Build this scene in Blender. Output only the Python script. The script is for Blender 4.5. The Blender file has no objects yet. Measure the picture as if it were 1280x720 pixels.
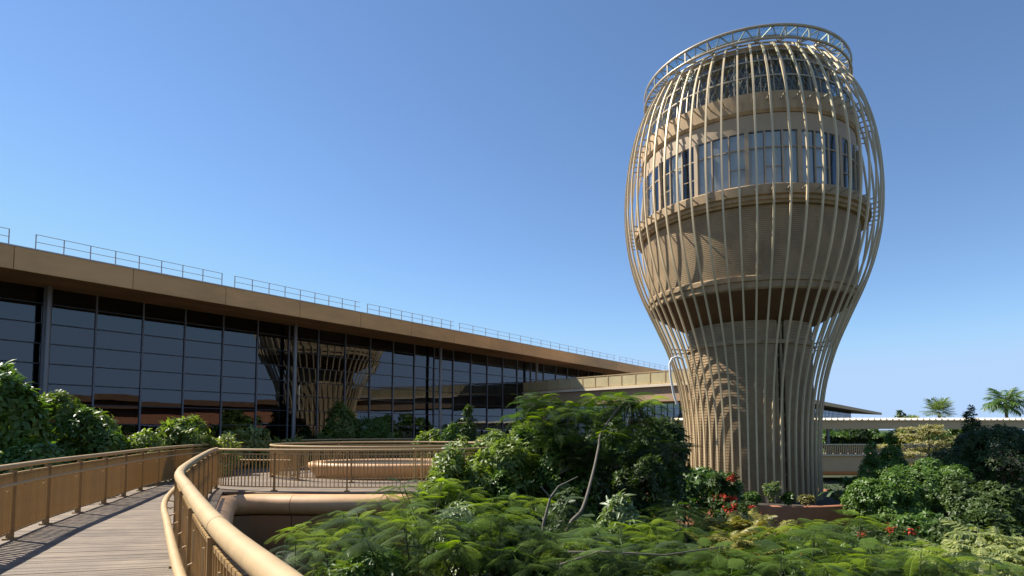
import bpy, math, random
import numpy as np
from mathutils import Vector, Matrix
PI = math.pi
random.seed(7); rng = np.random.default_rng(7)
S = bpy.context.scene
# ------------------------------------------------------------------ camera
FPX = 740.0; EYE = 1.65; TH = math.atan(FPX / 12000.0); CY = 537 - FPX * math.tan(TH)
cam = bpy.data.cameras.new('camera'); co = bpy.data.objects.new('camera', cam); S.collection.objects.link(co)
co.location = (0, 0, EYE); co.rotation_euler = (PI / 2 + TH, 0, 0)
cam.sensor_width = 36; cam.lens = FPX / 1280 * 36; cam.shift_y = (CY - 360) / 1280
cam.clip_start = 0.05; cam.clip_end = 9000
S.camera = co
# ------------------------------------------------------------------ light
SUN_EL = math.radians(47); SUN_ROT = math.atan2(-0.93, 0.37)
w = bpy.data.worlds.new('World'); S.world = w; w.use_nodes = True
nt = w.node_tree; bg = nt.nodes['Background']
sky = nt.nodes.new('ShaderNodeTexSky'); sky.sky_type = 'NISHITA'; sky.sun_disc = False
sky.sun_elevation = SUN_EL; sky.sun_rotation = SUN_ROT
sky.air_density = 1.0; sky.dust_density = 0.0; sky.ozone_density = 5.5; sky.altitude = 1200
tint = nt.nodes.new('ShaderNodeMix'); tint.data_type = 'RGBA'; tint.blend_type = 'MULTIPLY'; tint.inputs[0].default_value = 1
tint.inputs[7].default_value = (1.0, 1.0, .97, 1)      # camera white balance
nt.links.new(sky.outputs[0], tint.inputs[6]); # soft limit on the bright rim of the horizon, the same all round
sep = nt.nodes.new('ShaderNodeSeparateColor'); com = nt.nodes.new('ShaderNodeCombineColor'); nt.links.new(tint.outputs[2], sep.inputs[0])
for k_, lim in enumerate((2.7, 3.8, 5.5)):
    mn = nt.nodes.new('ShaderNodeMath'); mn.operation = 'SMOOTH_MIN'; mn.inputs[1].default_value = lim; mn.inputs[2].default_value = .9
    nt.links.new(sep.outputs[k_], mn.inputs[0]); nt.links.new(mn.outputs[0], com.inputs[k_])
nt.links.new(com.outputs[0], bg.inputs[0]); bg.inputs[1].default_value = 0.094
sl = bpy.data.lights.new('sun', 'SUN'); sl.energy = 4.6; sl.angle = math.radians(0.5); sl.color = (1, .93, .82)
so = bpy.data.objects.new('sun', sl); S.collection.objects.link(so)
sd = Vector((math.sin(SUN_ROT) * math.cos(SUN_EL), math.cos(SUN_ROT) * math.cos(SUN_EL), math.sin(SUN_EL)))
so.rotation_euler = (-sd).to_track_quat('-Z', 'Y').to_euler(); so.location = (-40, 20, 60)
S.view_settings.view_transform = 'Standard'; S.view_settings.look = 'None'
S.view_settings.gamma = 1; S.view_settings.exposure = 0.93
S.render.engine = 'CYCLES'; S.cycles.max_bounces = 6; S.cycles.transparent_max_bounces = 12
# ------------------------------------------------------------------ pixel -> place
def ray(x, y):
    a = (x - 640) / FPX; b = (CY - y) / FPX
    return (a, math.cos(TH) - b * math.sin(TH), math.sin(TH) + b * math.cos(TH))
def at(x, y, Y):
    r = ray(x, y); s = Y / r[1]; return Vector((r[0] * s, Y, EYE + r[2] * s))
# ------------------------------------------------------------------ materials
def new_mat(name):
    m = bpy.data.materials.new(name); m.use_nodes = True
    return m, m.node_tree, m.node_tree.nodes['Principled BSDF']
def mat(name, col, rough=.6, metal=0., var=.12, scale=3., bump=0., bscale=40., spec=.5, stretch=(1, 1, 1), spots=0.):
    """procedural colour with broad and fine variation"""
    m, t, p = new_mat(name); N = t.nodes; L = t.links
    tc = N.new('ShaderNodeTexCoord'); mp = N.new('ShaderNodeMapping'); mp.inputs['Scale'].default_value = stretch
    L.new(tc.outputs['Object'], mp.inputs[0])
    n1 = N.new('ShaderNodeTexNoise'); n1.inputs['Scale'].default_value = scale; n1.inputs['Detail'].default_value = 6
    n1.inputs['Roughness'].default_value = .65
    L.new(mp.outputs[0], n1.inputs[0])
    r = N.new('ShaderNodeValToRGB'); r.color_ramp.elements[0].position = .3; r.color_ramp.elements[1].position = .7
    r.color_ramp.elements[0].color = tuple(c * (1 - var) for c in col) + (1,)
    r.color_ramp.elements[1].color = tuple(min(1, c * (1 + var)) for c in col) + (1,)
    L.new(n1.outputs[0], r.inputs[0])
    out = r.outputs[0]
    oi = N.new('ShaderNodeObjectInfo'); mm = N.new('ShaderNodeMath'); mm.operation = 'MULTIPLY_ADD'
    mm.inputs[1].default_value = var * .8; mm.inputs[2].default_value = 1 - var * .4
    L.new(oi.outputs['Random'], mm.inputs[0])
    mx = N.new('ShaderNodeMix'); mx.data_type = 'RGBA'; mx.blend_type = 'MULTIPLY'; mx.inputs[0].default_value = 1
    cb = N.new('ShaderNodeCombineColor')
    for k in range(3): L.new(mm.outputs[0], cb.inputs[k])
    L.new(out, mx.inputs[6]); L.new(cb.outputs[0], mx.inputs[7]); out = mx.outputs[2]
    L.new(out, p.inputs['Base Color'])
    rr = N.new('ShaderNodeMath'); rr.operation = 'MULTIPLY_ADD'; rr.inputs[1].default_value = .25; rr.inputs[2].default_value = max(.03, rough - .12)
    L.new(n1.outputs[0], rr.inputs[0]); L.new(rr.outputs[0], p.inputs['Roughness'])
    p.inputs['Metallic'].default_value = metal; p.inputs['Specular IOR Level'].default_value = spec
    if bump:
        n2 = N.new('ShaderNodeTexNoise'); n2.inputs['Scale'].default_value = bscale; n2.inputs['Detail'].default_value = 4
        L.new(mp.outputs[0], n2.inputs[0]); b = N.new('ShaderNodeBump'); b.inputs['Strength'].default_value = bump
        b.inputs['Distance'].default_value = .02; L.new(n2.outputs[0], b.inputs['Height']); L.new(b.outputs[0], p.inputs['Normal'])
    return m
def leafmat(name, c0, c1, trans=.3, rough=.42, spec=.5, tcol=None):
    m, t, p = new_mat(name); N = t.nodes; L = t.links
    at_ = N.new('ShaderNodeAttribute'); at_.attribute_name = 'rnd'
    oi = N.new('ShaderNodeObjectInfo'); ad = N.new('ShaderNodeMath'); ad.operation = 'ADD'
    sc = N.new('ShaderNodeMath'); sc.operation = 'MULTIPLY'; sc.inputs[1].default_value = .35
    L.new(oi.outputs['Random'], sc.inputs[0]); L.new(at_.outputs['Fac'], ad.inputs[0]); L.new(sc.outputs[0], ad.inputs[1])
    md = N.new('ShaderNodeMath'); md.operation = 'MULTIPLY'; md.inputs[1].default_value = .74; L.new(ad.outputs[0], md.inputs[0])
    r = N.new('ShaderNodeValToRGB'); r.color_ramp.elements[0].color = c0 + (1,); r.color_ramp.elements[1].color = c1 + (1,)
    r.color_ramp.elements[0].position = .1; r.color_ramp.elements[1].position = .95
    L.new(md.outputs[0], r.inputs[0]); L.new(r.outputs[0], p.inputs['Base Color'])
    p.inputs['Roughness'].default_value = rough + .04; p.inputs['Specular IOR Level'].default_value = spec * .75
    tr = N.new('ShaderNodeBsdfTranslucent')
    mx0 = N.new('ShaderNodeMix'); mx0.data_type = 'RGBA'; mx0.blend_type = 'MULTIPLY'; mx0.inputs[0].default_value = 1
    L.new(r.outputs[0], mx0.inputs[6]); tc = tcol or (1.5, 1.7, .5); mx0.inputs[7].default_value = tc + (1,)
    L.new(mx0.outputs[2], tr.inputs[0])
    mx = N.new('ShaderNodeMixShader'); mx.inputs[0].default_value = trans
    L.new(p.outputs[0], mx.inputs[1]); L.new(tr.outputs[0], mx.inputs[2])
    L.new(mx.outputs[0], N['Material Output'].inputs[0])
    return m
def glassmat(name, ior=1.9, tint=(.25, .26, .3), rough=0., body=None, wob=0.):
    m, t, p = new_mat(name); N = t.nodes; L = t.links
    g = N.new('ShaderNodeBsdfGlossy'); g.inputs['Roughness'].default_value = rough; g.inputs[0].default_value = (.86, .92, 1, 1)
    if body is None:
        b = N.new('ShaderNodeBsdfTransparent'); b.inputs[0].default_value = tint + (1,)
    else:
        b = N.new('ShaderNodeBsdfDiffuse'); b.inputs[0].default_value = body + (1,)
    fr = N.new('ShaderNodeFresnel'); ge = N.new('ShaderNodeNewGeometry')      # thin sheet: same reflection from both faces
    mi = N.new('ShaderNodeMix'); mi.inputs[2].default_value = ior; mi.inputs[3].default_value = 1 / ior
    L.new(ge.outputs['Backfacing'], mi.inputs[0]); L.new(mi.outputs[0], fr.inputs[0])
    mx = N.new('ShaderNodeMixShader'); L.new(fr.outputs[0], mx.inputs[0]); L.new(b.outputs[0], mx.inputs[1]); L.new(g.outputs[0], mx.inputs[2])
    if wob:
        tc = N.new('ShaderNodeTexCoord'); n = N.new('ShaderNodeTexNoise'); n.inputs['Scale'].default_value = .8
        L.new(tc.outputs['Generated'], n.inputs[0]); bp = N.new('ShaderNodeBump'); bp.inputs['Strength'].default_value = wob
        bp.inputs['Distance'].default_value = .05
        L.new(n.outputs[0], bp.inputs['Height']); L.new(bp.outputs[0], g.inputs['Normal'])
    L.new(mx.outputs[0], N['Material Output'].inputs[0]); N.remove(p)
    return m
M = {}
M['rail'] = mat('champagne_painted_metal', (.46, .325, .17), .62, 0, .1, 5, .05, 60, spec=.3)
M['bars'] = mat('bronze_gold_bars', (.40, .26, .11), .45, .3, .16, 1.3)
M['post'] = mat('bronze_post', (.28, .19, .09), .5, .3, .12, 4)
M['rib'] = mat('champagne_rib_metal', (.60, .475, .29), .45, .1, .2, .6, stretch=(1, 1, .25))
M['crown'] = mat('crown_metal', (.42, .35, .25), .4, .3, .12, 2)
M['clad'] = mat('ochre_louvre_cladding', (.31, .22, .12), .75, 0, .28, .9, .3, 14, stretch=(1, 1, .6))
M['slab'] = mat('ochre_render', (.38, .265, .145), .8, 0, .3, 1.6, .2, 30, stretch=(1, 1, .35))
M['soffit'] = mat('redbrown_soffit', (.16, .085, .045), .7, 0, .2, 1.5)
M['cream'] = mat('cream_frame', (.42, .31, .19), .6, 0, .08, 2)
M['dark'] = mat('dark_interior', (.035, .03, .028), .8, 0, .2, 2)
M['blind'] = mat('pale_roller_blind', (.85, .82, .76), .9, 0, .1, 2)
M['towerglass'] = glassmat('tower_glass', 1.5, (.82, .85, .86), wob=.02)
M['crownglass'] = glassmat('crown_glass', 1.35, (.86, .93, .95))
M['glass'] = glassmat('facade_glass', 1.74, (.30, .29, .29), wob=.03)
M['fascia'] = mat('tan_roof_fascia', (.66, .37, .15), .65, 0, .15, .35, stretch=(1, 1, 3))
M['wood'] = mat('brown_timber_soffit', (.52, .26, .12), .6, 0, .22, .5, stretch=(1, 1, 1))
M['roof'] = mat('pale_roof_sheet', (.5, .5, .5), .5, .2, .1, .2)
M['steel'] = mat('grey_steel', (.22, .22, .23), .45, .4, .1, 1)
M['mullion'] = mat('dark_mullion', (.17, .18, .21), .5, .3, .2, 1)
M['brown'] = mat('brown_wall_panel', (.36, .19, .09), .55, .1, .12, 1.2)
M['coping'] = mat('tan_coping', (.62, .37, .18), .5, 0, .1, 2.5, .06, 25)
M['terra'] = mat('terracotta', (.42, .17, .09), .8, 0, .14, 2, .2, 30)
M['bridge'] = mat('bridge_tan', (.46, .31, .19), .65, 0, .08, .6)
M['sunlitbeam'] = mat('sunlit_sand_beam', (.66, .44, .25), .7, 0, .08, .5)  # sunlight on the walkway fascia put into a raised base colour
M['goldmesh'] = mat('pale_gold_mesh', (.60, .50, .28), .5, .1, .08, 1)
M['twig'] = mat('green_twig', (.10, .11, .05), .8, 0, .2, 9)
M['cream2'] = mat('pale_ledge', (.80, .68, .50), .6, 0, .06, 1)
M['plank'] = mat('weathered_planks', (.36, .305, .265), .75, 0, .22, 2.2, .35, 35, stretch=(1.2, 1.2, 1))
M['soil'] = mat('dark_soil', (.05, .04, .025), .95, 0, .35, .8, .5, 8)
M['grass'] = mat('ground_green', (.035, .05, .02), .95, 0, .4, .3, .5, 5)
M['bark'] = mat('grey_bark', (.17, .14, .11), .85, 0, .25, 9, .4, 30)
M['palebark'] = mat('pale_bark', (.15, .13, .10), .8, 0, .2, 9, .3, 30)
M['white'] = mat('white_pipe', (.75, .73, .68), .4, 0, .04, 3)
M['lf_dark'] = leafmat('leaf_dark', (0.0230, 0.0414, 0.0115), (0.0840, 0.1320, 0.0312), .2, .42, .4)
M['lf_mid'] = leafmat('leaf_mid', (0.0343, 0.0749, 0.0156), (0.1501, 0.2501, 0.0500), .25, .36)
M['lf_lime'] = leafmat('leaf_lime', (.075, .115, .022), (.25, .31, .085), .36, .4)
M['lf_pale'] = leafmat('leaf_pale', (0.0650, 0.1105, 0.0455), (0.2880, 0.3480, 0.1680), .25, .34)
M['lf_palelime'] = leafmat('leaf_pale_lime', (.10, .14, .04), (.36, .38, .14), .3, .4)
M['lf_olive'] = leafmat('leaf_olive', (0.1080, 0.1020, 0.0420), (0.3900, 0.3510, 0.1560), .3, .55)
M['fr_dark'] = leafmat('frond_dark', (0.0207, 0.0414, 0.0092), (0.0525, 0.0875, 0.0175), .2, .5, .3, (1.3, 1.6, .5))
M['fr_mid'] = leafmat('frond_mid', (0.0517, 0.0978, 0.0115), (0.1260, 0.1860, 0.0264), .32, .5, .3, (1.4, 1.7, .4))
M['fr_bright'] = leafmat('frond_bright', (.17, .25, .012), (.32, .42, .03), .5, .5, .3, (1.3, 1.4, .3))
M['croton'] = leafmat('croton_leaf', (.10, .12, .02), (.38, .33, .09), .35, .35, .5, (1.3, 1.2, .5))
M['red'] = leafmat('red_flower', (.45, .05, .03), (.75, .16, .10), .3, .6, .3, (1, .7, .5))
# ------------------------------------------------------------------ object helpers
def link(o): S.collection.objects.link(o); return o
def tag(o, label, cat, group=None, kind=None):
    if label: o['label'] = label
    if cat: o['category'] = cat
    if group: o['group'] = group
    if kind: o['kind'] = kind
    return o
def thing(name, loc, label, cat, group=None, rz=0):
    o = link(bpy.data.objects.new(name, None)); o.location = loc; o.rotation_euler = (0, 0, rz); o.empty_display_size = .3
    return tag(o, label, cat, group)
def worg(o):
    v = Vector((0, 0, 0))
    while o: v += Vector(o.location); o = o.parent
    return v
class MB:
    def __init__(s): s.v = []; s.f = []
    def add(s, vs, fs):
        n = len(s.v); s.v += [tuple(v) for v in vs]; s.f += [tuple(i + n for i in f) for f in fs]; return s
    def box(s, c, sz, rz=0, ax=None):
        hx, hy, hz = sz[0] / 2, sz[1] / 2, sz[2] / 2; ca, sa = math.cos(rz), math.sin(rz); vs = []
        for z in (-hz, hz):
            for x, y in ((-hx, -hy), (hx, -hy), (hx, hy), (-hx, hy)):
                vs.append((c[0] + x * ca - y * sa, c[1] + x * sa + y * ca, c[2] + z))
        return s.add(vs, [(3, 2, 1, 0), (4, 5, 6, 7), (0, 1, 5, 4), (1, 2, 6, 5), (2, 3, 7, 6), (3, 0, 4, 7)])
    def beam(s, a, b, wd, ht):
        a = Vector(a); b = Vector(b); d = (b - a).normalized(); up = Vector((0, 0, 1))
        if abs(d.z) > .98: up = Vector((1, 0, 0))
        r = d.cross(up).normalized() * wd / 2; u = r.cross(d).normalized() * ht / 2
        vs = [p + q for p in (a, b) for q in (-r - u, r - u, r + u, -r + u)]
        return s.add(vs, [(0, 1, 2, 3), (7, 6, 5, 4), (0, 4, 5, 1), (1, 5, 6, 2), (2, 6, 7, 3), (3, 7, 4, 0)])
    def tube(s, pts, r, n=8, caps=True, closed=False):
        pts = [Vector(p) for p in pts]; m = len(pts); rs = r if isinstance(r, (list, tuple)) else [r] * m
        vs = []; prev = None
        for i, p in enumerate(pts):
            a = pts[(i - 1) % m] if (i or closed) else pts[0]; b = pts[(i + 1) % m] if (i < m - 1 or closed) else pts[-1]
            d = (b - a).normalized()
            if prev is None: prev = d.orthogonal() if abs(d.z) > .98 else d.cross(Vector((0, 0, 1)))
            x = (prev - d * prev.dot(d)).normalized(); prev = x; y = d.cross(x)
            for k in range(n):
                t = 2 * PI * k / n; vs.append(p + (x * math.cos(t) + y * math.sin(t)) * rs[i])
        fs = []
        for i in range(m if closed else m - 1):
            j = (i + 1) % m
            for k in range(n): fs.append((i * n + k, i * n + (k + 1) % n, j * n + (k + 1) % n, j * n + k))
        if caps and not closed: fs += [tuple(range(n))[::-1], tuple(range((m - 1) * n, m * n))]
        return s.add(vs, fs)
    def lathe(s, prof, c=(0, 0, 0), n=96, a0=0, a1=2 * PI):
        full = abs(a1 - a0 - 2 * PI) < 1e-6; k = n if full else n + 1; vs = []
        for i in range(k):
            t = a0 + (a1 - a0) * i / n
            for r, z in prof: vs.append((c[0] + r * math.cos(t), c[1] + r * math.sin(t), c[2] + z))
        m = len(prof); fs = []
        for i in range(n):
            j = (i + 1) % k
            for q in range(m - 1): fs.append((i * m + q, j * m + q, j * m + q + 1, i * m + q + 1))
        return s.add(vs, fs)
    def prism(s, poly, z0, z1):
        n = len(poly); vs = [(p[0], p[1], z0) for p in poly] + [(p[0], p[1], z1) for p in poly]
        return s.add(vs, [tuple(range(n))[::-1], tuple(range(n, 2 * n))] + [(i, (i + 1) % n, n + (i + 1) % n, n + i) for i in range(n)])
    def extrude_path(s, path, prof, closed=False):
        """prof: list of (lateral, z); lateral to the right of the direction of travel"""
        path = [Vector((p[0], p[1], 0)) for p in path]; m = len(path); vs = []; k = len(prof)
        for i, p in enumerate(path):
            a = path[(i - 1) % m] if (i or closed) else path[0]; b = path[(i + 1) % m] if (i < m - 1 or closed) else path[-1]
            d = (b - a).normalized(); r = Vector((d.y, -d.x, 0))
            for l, z in prof: vs.append((p + r * l) + Vector((0, 0, z)))
        fs = []
        for i in range(m if closed else m - 1):
            j = (i + 1) % m
            for q in range(k): fs.append((i * k + q, j * k + q, j * k + (q + 1) % k, i * k + (q + 1) % k))
        if not closed: fs += [tuple(range(k)), tuple(range((m - 1) * k, m * k))[::-1]]
        return s.add(vs, fs)
    def mesh(s, name, m, org=(0, 0, 0), smooth=None):
        me = bpy.data.meshes.new(name); o = Vector(org)
        me.from_pydata([(v[0] - o.x, v[1] - o.y, v[2] - o.z) for v in s.v], [], s.f)
        me.validate(); me.materials.append(m)
        if smooth is not None:
            import bmesh
            bm = bmesh.new(); bm.from_mesh(me); bmesh.ops.recalc_face_normals(bm, faces=bm.faces)
            for f in bm.faces: f.smooth = True
            for e in bm.edges:
                if len(e.link_faces) == 2 and e.calc_face_angle(0) > smooth: e.smooth = False
            bm.to_mesh(me); bm.free()
        else:
            import bmesh
            bm = bmesh.new(); bm.from_mesh(me); bmesh.ops.recalc_face_normals(bm, faces=bm.faces); bm.to_mesh(me); bm.free()
        return me
    def build(s, name, m, parent=None, smooth=None, kind=None):
        org = worg(parent) if parent else (0, 0, 0)
        o = link(bpy.data.objects.new(name, s.mesh(name, m, org, smooth)))
        if parent: o.parent = parent
        if kind: o['kind'] = kind
        return o
def inst(name, me, parent, loc=(0, 0, 0), rot=(0, 0, 0), sc=1, kind=None):
    o = link(bpy.data.objects.new(name, me)); o.parent = parent
    o.location = loc; o.rotation_euler = rot; o.scale = (sc, sc, sc) if not isinstance(sc, tuple) else sc
    if kind: o['kind'] = kind
    return o
def struct(name, mb, m, smooth=None): return mb.build(name, m, None, smooth, 'structure')
def smooth_path(pts, step=.15):
    """catmull-rom resampled at equal steps (2D)"""
    P = [Vector((p[0], p[1], 0)) for p in pts]; P = [P[0] * 2 - P[1]] + P + [P[-1] * 2 - P[-2]]; out = []
    for i in range(1, len(P) - 2):
        for k in range(24):
            t = k / 24; a, b, c, d = P[i - 1:i + 3]
            out.append(.5 * ((2 * b) + (c - a) * t + (2 * a - 5 * b + 4 * c - d) * t * t + (3 * b - a - 3 * c + d) * t ** 3))
    out.append(P[-2]); L = [0]
    for i in range(1, len(out)): L.append(L[-1] + (out[i] - out[i - 1]).length)
    n = max(2, int(L[-1] / step)); res = []; j = 0
    for k in range(n + 1):
        s_ = L[-1] * k / n
        while j < len(L) - 2 and L[j + 1] < s_: j += 1
        t = (s_ - L[j]) / max(1e-9, L[j + 1] - L[j]); q = out[j].lerp(out[j + 1], t); res.append((q.x, q.y))
    return res
def offset_path(path, d):
    out = []
    for i, p in enumerate(path):
        a = path[max(0, i - 1)]; b = path[min(len(path) - 1, i + 1)]; t = Vector((b[0] - a[0], b[1] - a[1])).normalized()
        out.append((p[0] + t.y * d, p[1] - t.x * d))
    return out
# fast leaf mesh: template copied through many 3x3 matrices
def leafmesh(name, tv, tf, mats, pos, m, groups=None):
    tv = np.asarray(tv, float); n = len(mats); k = len(tv)
    V = np.einsum('nij,kj->nki', mats, tv) + pos[:, None, :]
    V = V.reshape(-1, 3); tf = np.asarray(tf, np.int64); q = tf.shape[1]
    F = (tf[None] + (np.arange(n) * k)[:, None, None]).reshape(-1)
    me = bpy.data.meshes.new(name); me.vertices.add(len(V)); me.vertices.foreach_set('co', V.astype(np.float32).ravel())
    nf = len(F) // q; me.loops.add(len(F)); me.loops.foreach_set('vertex_index', F.astype(np.int32))
    me.polygons.add(nf); me.polygons.foreach_set('loop_start', (np.arange(nf) * q).astype(np.int32))
    me.polygons.foreach_set('loop_total', np.full(nf, q, np.int32))
    a = me.attributes.new('rnd', 'FLOAT', 'FACE')
    r = groups if groups is not None else rng.random(n)
    a.data.foreach_set('value', np.repeat(r, len(tf)).astype(np.float32))
    me.update(); me.validate(); me.materials.append(m); return me
def rotmats(dirs, roll=None, scale=1., up=None):
    """local +Y -> dirs; local +Z near up"""
    y = dirs / np.linalg.norm(dirs, axis=1, keepdims=True)
    u = np.tile([0, 0, 1.], (len(y), 1)) if up is None else up
    u = u + rng.normal(0, .12, u.shape)
    x = np.cross(y, u); x /= np.linalg.norm(x, axis=1, keepdims=True) + 1e-9; z = np.cross(x, y)
    if roll is not None:
        c = np.cos(roll)[:, None]; s_ = np.sin(roll)[:, None]; x, z = x * c + z * s_, z * c - x * s_
    Mx = np.stack([x, y, z], axis=2); sc = np.broadcast_to(np.asarray(scale, float), (len(y),))
    return Mx * sc[:, None, None]
def leaf_tpl(wd=.4, fold=.10, droop=.15):
    v = [(0, 0, 0), (wd / 2, .42, fold * .6), (0, .5, -.02), (-wd / 2, .42, fold * .6), (0, 1, -droop), (wd * .36, .75, fold * .3 - droop * .4), (-wd * .36, .75, fold * .3 - droop * .4)]
    f = [(0, 1, 2), (0, 2, 3), (1, 5, 2), (2, 6, 3), (2, 5, 4), (2, 4, 6)]
    return v, f
# ------------------------------------------------------------------ ground
GZ = -3.6
g = MB(); g.add([(-4000, -2000, GZ), (4000, -2000, GZ), (4000, 6000, GZ), (-4000, 6000, GZ)], [(0, 1, 2, 3)])
struct('ground', g, M['grass'])
# ------------------------------------------------------------------ walkway deck
Lp = smooth_path([(3.2, -7), (.6, -4.5), (-1.8, -1.9), (-3.7, 1), (-5.1, 3.5), (-6.3, 6), (-7.42, 8.7), (-8.14, 10.5), (-9.07, 13.3), (-10.2, 16.7), (-10.95, 20), (-11.4, 25), (-11.3, 30), (-9.6, 33.4), (-6.9, 34.6), (-4.2, 33.8), (-2.0, 31), (-.9, 26)], .1)
Np = smooth_path([(5.2, -4.5), (2.8, -2.2), (.75, 0), (-.90, 2.28), (-1.78, 3.57), (-3.11, 5.71), (-4.16, 7.46), (-5.2, 9.6), (-6.65, 12.8), (-7.75, 15.3), (-8.3, 16.7)], .1)
Fp = smooth_path([(-8.3, 16.7), (-7.7, 16.35), (-6.6, 16.1), (-4.5, 15.95), (-2.6, 16.15), (-1.3, 16.8), (-.5, 18.2)], .1)
def shape_section(c, r0, r1, n=10): return None
# floor slab of the first leg: strip between fence lines, planks across
def nearest_pair(a, b, n):
    """matched points at equal fractions of two paths"""
    return [(a[int(i * (len(a) - 1) / n)], b[int(i * (len(b) - 1) / n)]) for i in range(n + 1)]
Lseg = [p for p in Lp if p[1] <= 18.0 and p[0] > -11]
Lo = offset_path(Lseg, -.42); Ni = offset_path(Np, .28)
pairs = nearest_pair(Lo, Ni, 240)
fl = MB(); vs = []; 
for a, b in pairs: vs += [(a[0], a[1], -.06), (b[0], b[1], -.06), (a[0], a[1], -.42), (b[0], b[1], -.42)]
fs = []
for i in range(len(pairs) - 1):
    j = i * 4; k = j + 4; fs += [(j, j + 1, k + 1, k), (j + 2, k + 2, k + 3, j + 3), (j, k, k + 2, j + 2), (j + 1, j + 3, k + 3, k + 1)]
fl.add(vs, fs); deck = struct('walkway_deck', fl, M['brown'])
pk = MB()
for i in range(len(pairs) - 1):
    (a, b), (c, d) = pairs[i], pairs[i + 1]; g0 = .05
    q = [(a[0] + (c[0] - a[0]) * g0, a[1] + (c[1] - a[1]) * g0), (b[0] + (d[0] - b[0]) * g0, b[1] + (d[1] - b[1]) * g0),
         (b[0] + (d[0] - b[0]) * (1 - g0), b[1] + (d[1] - b[1]) * (1 - g0)), (a[0] + (c[0] - a[0]) * (1 - g0), a[1] + (c[1] - a[1]) * (1 - g0))]
    z = random.uniform(-.002, .002); pk.prism(q, -.056, z)
# per plank tone
def plank_mat():
    m = mat('weathered_plank_boards', (.18, .138, .098), .75, 0, .34, 1.3, .35, 40)
    t = m.node_tree; N = t.nodes; L = t.links; p = N['Principled BSDF']
    geo = N.new('ShaderNodeNewGeometry'); src = p.inputs['Base Color'].links[0].from_socket
    mm = N.new('ShaderNodeMath'); mm.operation = 'MULTIPLY_ADD'; mm.inputs[1].default_value = .32; mm.inputs[2].default_value = .84
    L.new(geo.outputs['Random Per Island'], mm.inputs[0])
    cb = N.new('ShaderNodeCombineColor')
    for k in range(3): L.new(mm.outputs[0], cb.inputs[k])
    mx = N.new('ShaderNodeMix'); mx.data_type = 'RGBA'; mx.blend_type = 'MULTIPLY'; mx.inputs[0].default_value = 1
    L.new(src, mx.inputs[6]); L.new(cb.outputs[0], mx.inputs[7]); L.new(mx.outputs[2], p.inputs['Base Color'])
    return m
M['plank'] = plank_mat()
o = pk.build('plank', M['plank'], deck, kind='stuff')
# floor of the round terrace beyond
Lfar = [p for p in Lp if p[1] > 15.9 and p[0] < -.8][::4]
Lfar = offset_path(Lfar, -.42)
near = [p for p in Fp if p[0] > -8.3][::-4]; near = offset_path(near, -.42)
poly = Lfar + [(-.6, 24), (-.3, 20)] + near + [(-8.0, 16.2)]
tr_ = MB(); tr_.prism(poly, -.40, -.066)
terr = struct('terrace_deck', tr_, M['brown'])
# planks of the terrace, clipped to the polygon row by row
def clip_row(poly, y):
    xs = []
    for i in range(len(poly)):
        a = poly[i]; b = poly[(i + 1) % len(poly)]
        if (a[1] - y) * (b[1] - y) < 0: xs.append(a[0] + (b[0] - a[0]) * (y - a[1]) / (b[1] - a[1]))
    return sorted(xs)
pk2 = MB(); y = 15.7
while y < 35:
    x0 = clip_row(poly, y); x1 = clip_row(poly, y + .16)
    if len(x0) >= 2 and len(x1) >= 2:
        xa = max(x0[0], x1[0]); xb = min(x0[-1], x1[-1])
        if xb - xa > .4: pk2.box(((xa + xb) / 2, y + .08, -.03), (xb - xa, .152, .056))
    y += .165
pk2.build('plank', M['plank'], terr, kind='stuff')
# rounded coping and wall under the terrace edge and along the pit side of the walkway
pit = [(q[0], q[1]) for q in offset_path(Np, .34) if q[1] > -4 and q[1] < 14.6][::3]
front = [q for q in offset_path(Fp, .68) if q[0] > -6.2][::3]
corner = smooth_path([pit[-1], (-7.12, 15.05), (-6.72, 15.32), front[0]], .12)
path = pit[:-1] + corner + front[1:]
rp = []
for k in range(13):
    t = PI * k / 12; rp.append((.27 * math.sin(t) + .02, -.27 + .25 * math.cos(t)))
prof = [(-.28, -.03)] + rp + [(-.28, -.52)]
wl = thing('pit_wall', (-6, 15, GZ), 'brown curved pit wall below the terrace edge with thick rounded tan coping', 'wall')
# coping in sections with fine joints
secs = []; stp = 18
for i in range(0, len(path) - 1, stp):
    seg = path[i:i + stp + 1]
    if len(seg) > 1:
        a = seg[:]
        d = Vector((a[-1][0] - a[-2][0], a[-1][1] - a[-2][1])).normalized() * .012
        a[-1] = (a[-1][0] - d.x, a[-1][1] - d.y)
        MB().extrude_path(a, prof).build('coping_section', M['coping'], wl, .6)
for i in range(0, len(path) - 1, 10):
    seg = path[i:i + 11]
    if len(seg) > 1:
        a = seg[:]; d = Vector((a[-1][0] - a[-2][0], a[-1][1] - a[-2][1])).normalized() * .02
        a[-1] = (a[-1][0] - d.x, a[-1][1] - d.y)
        MB().extrude_path(a, [(-.2, -.53), (.14, -.53), (.18, GZ - .2), (-.2, GZ - .2)]).build('wall_panel', M['brown'], wl)
MB().extrude_path(path, [(-.26, -.54), (.09, -.54), (.13, GZ - .2), (-.26, GZ - .2)]).build('backing', M['dark'], wl)
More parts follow.
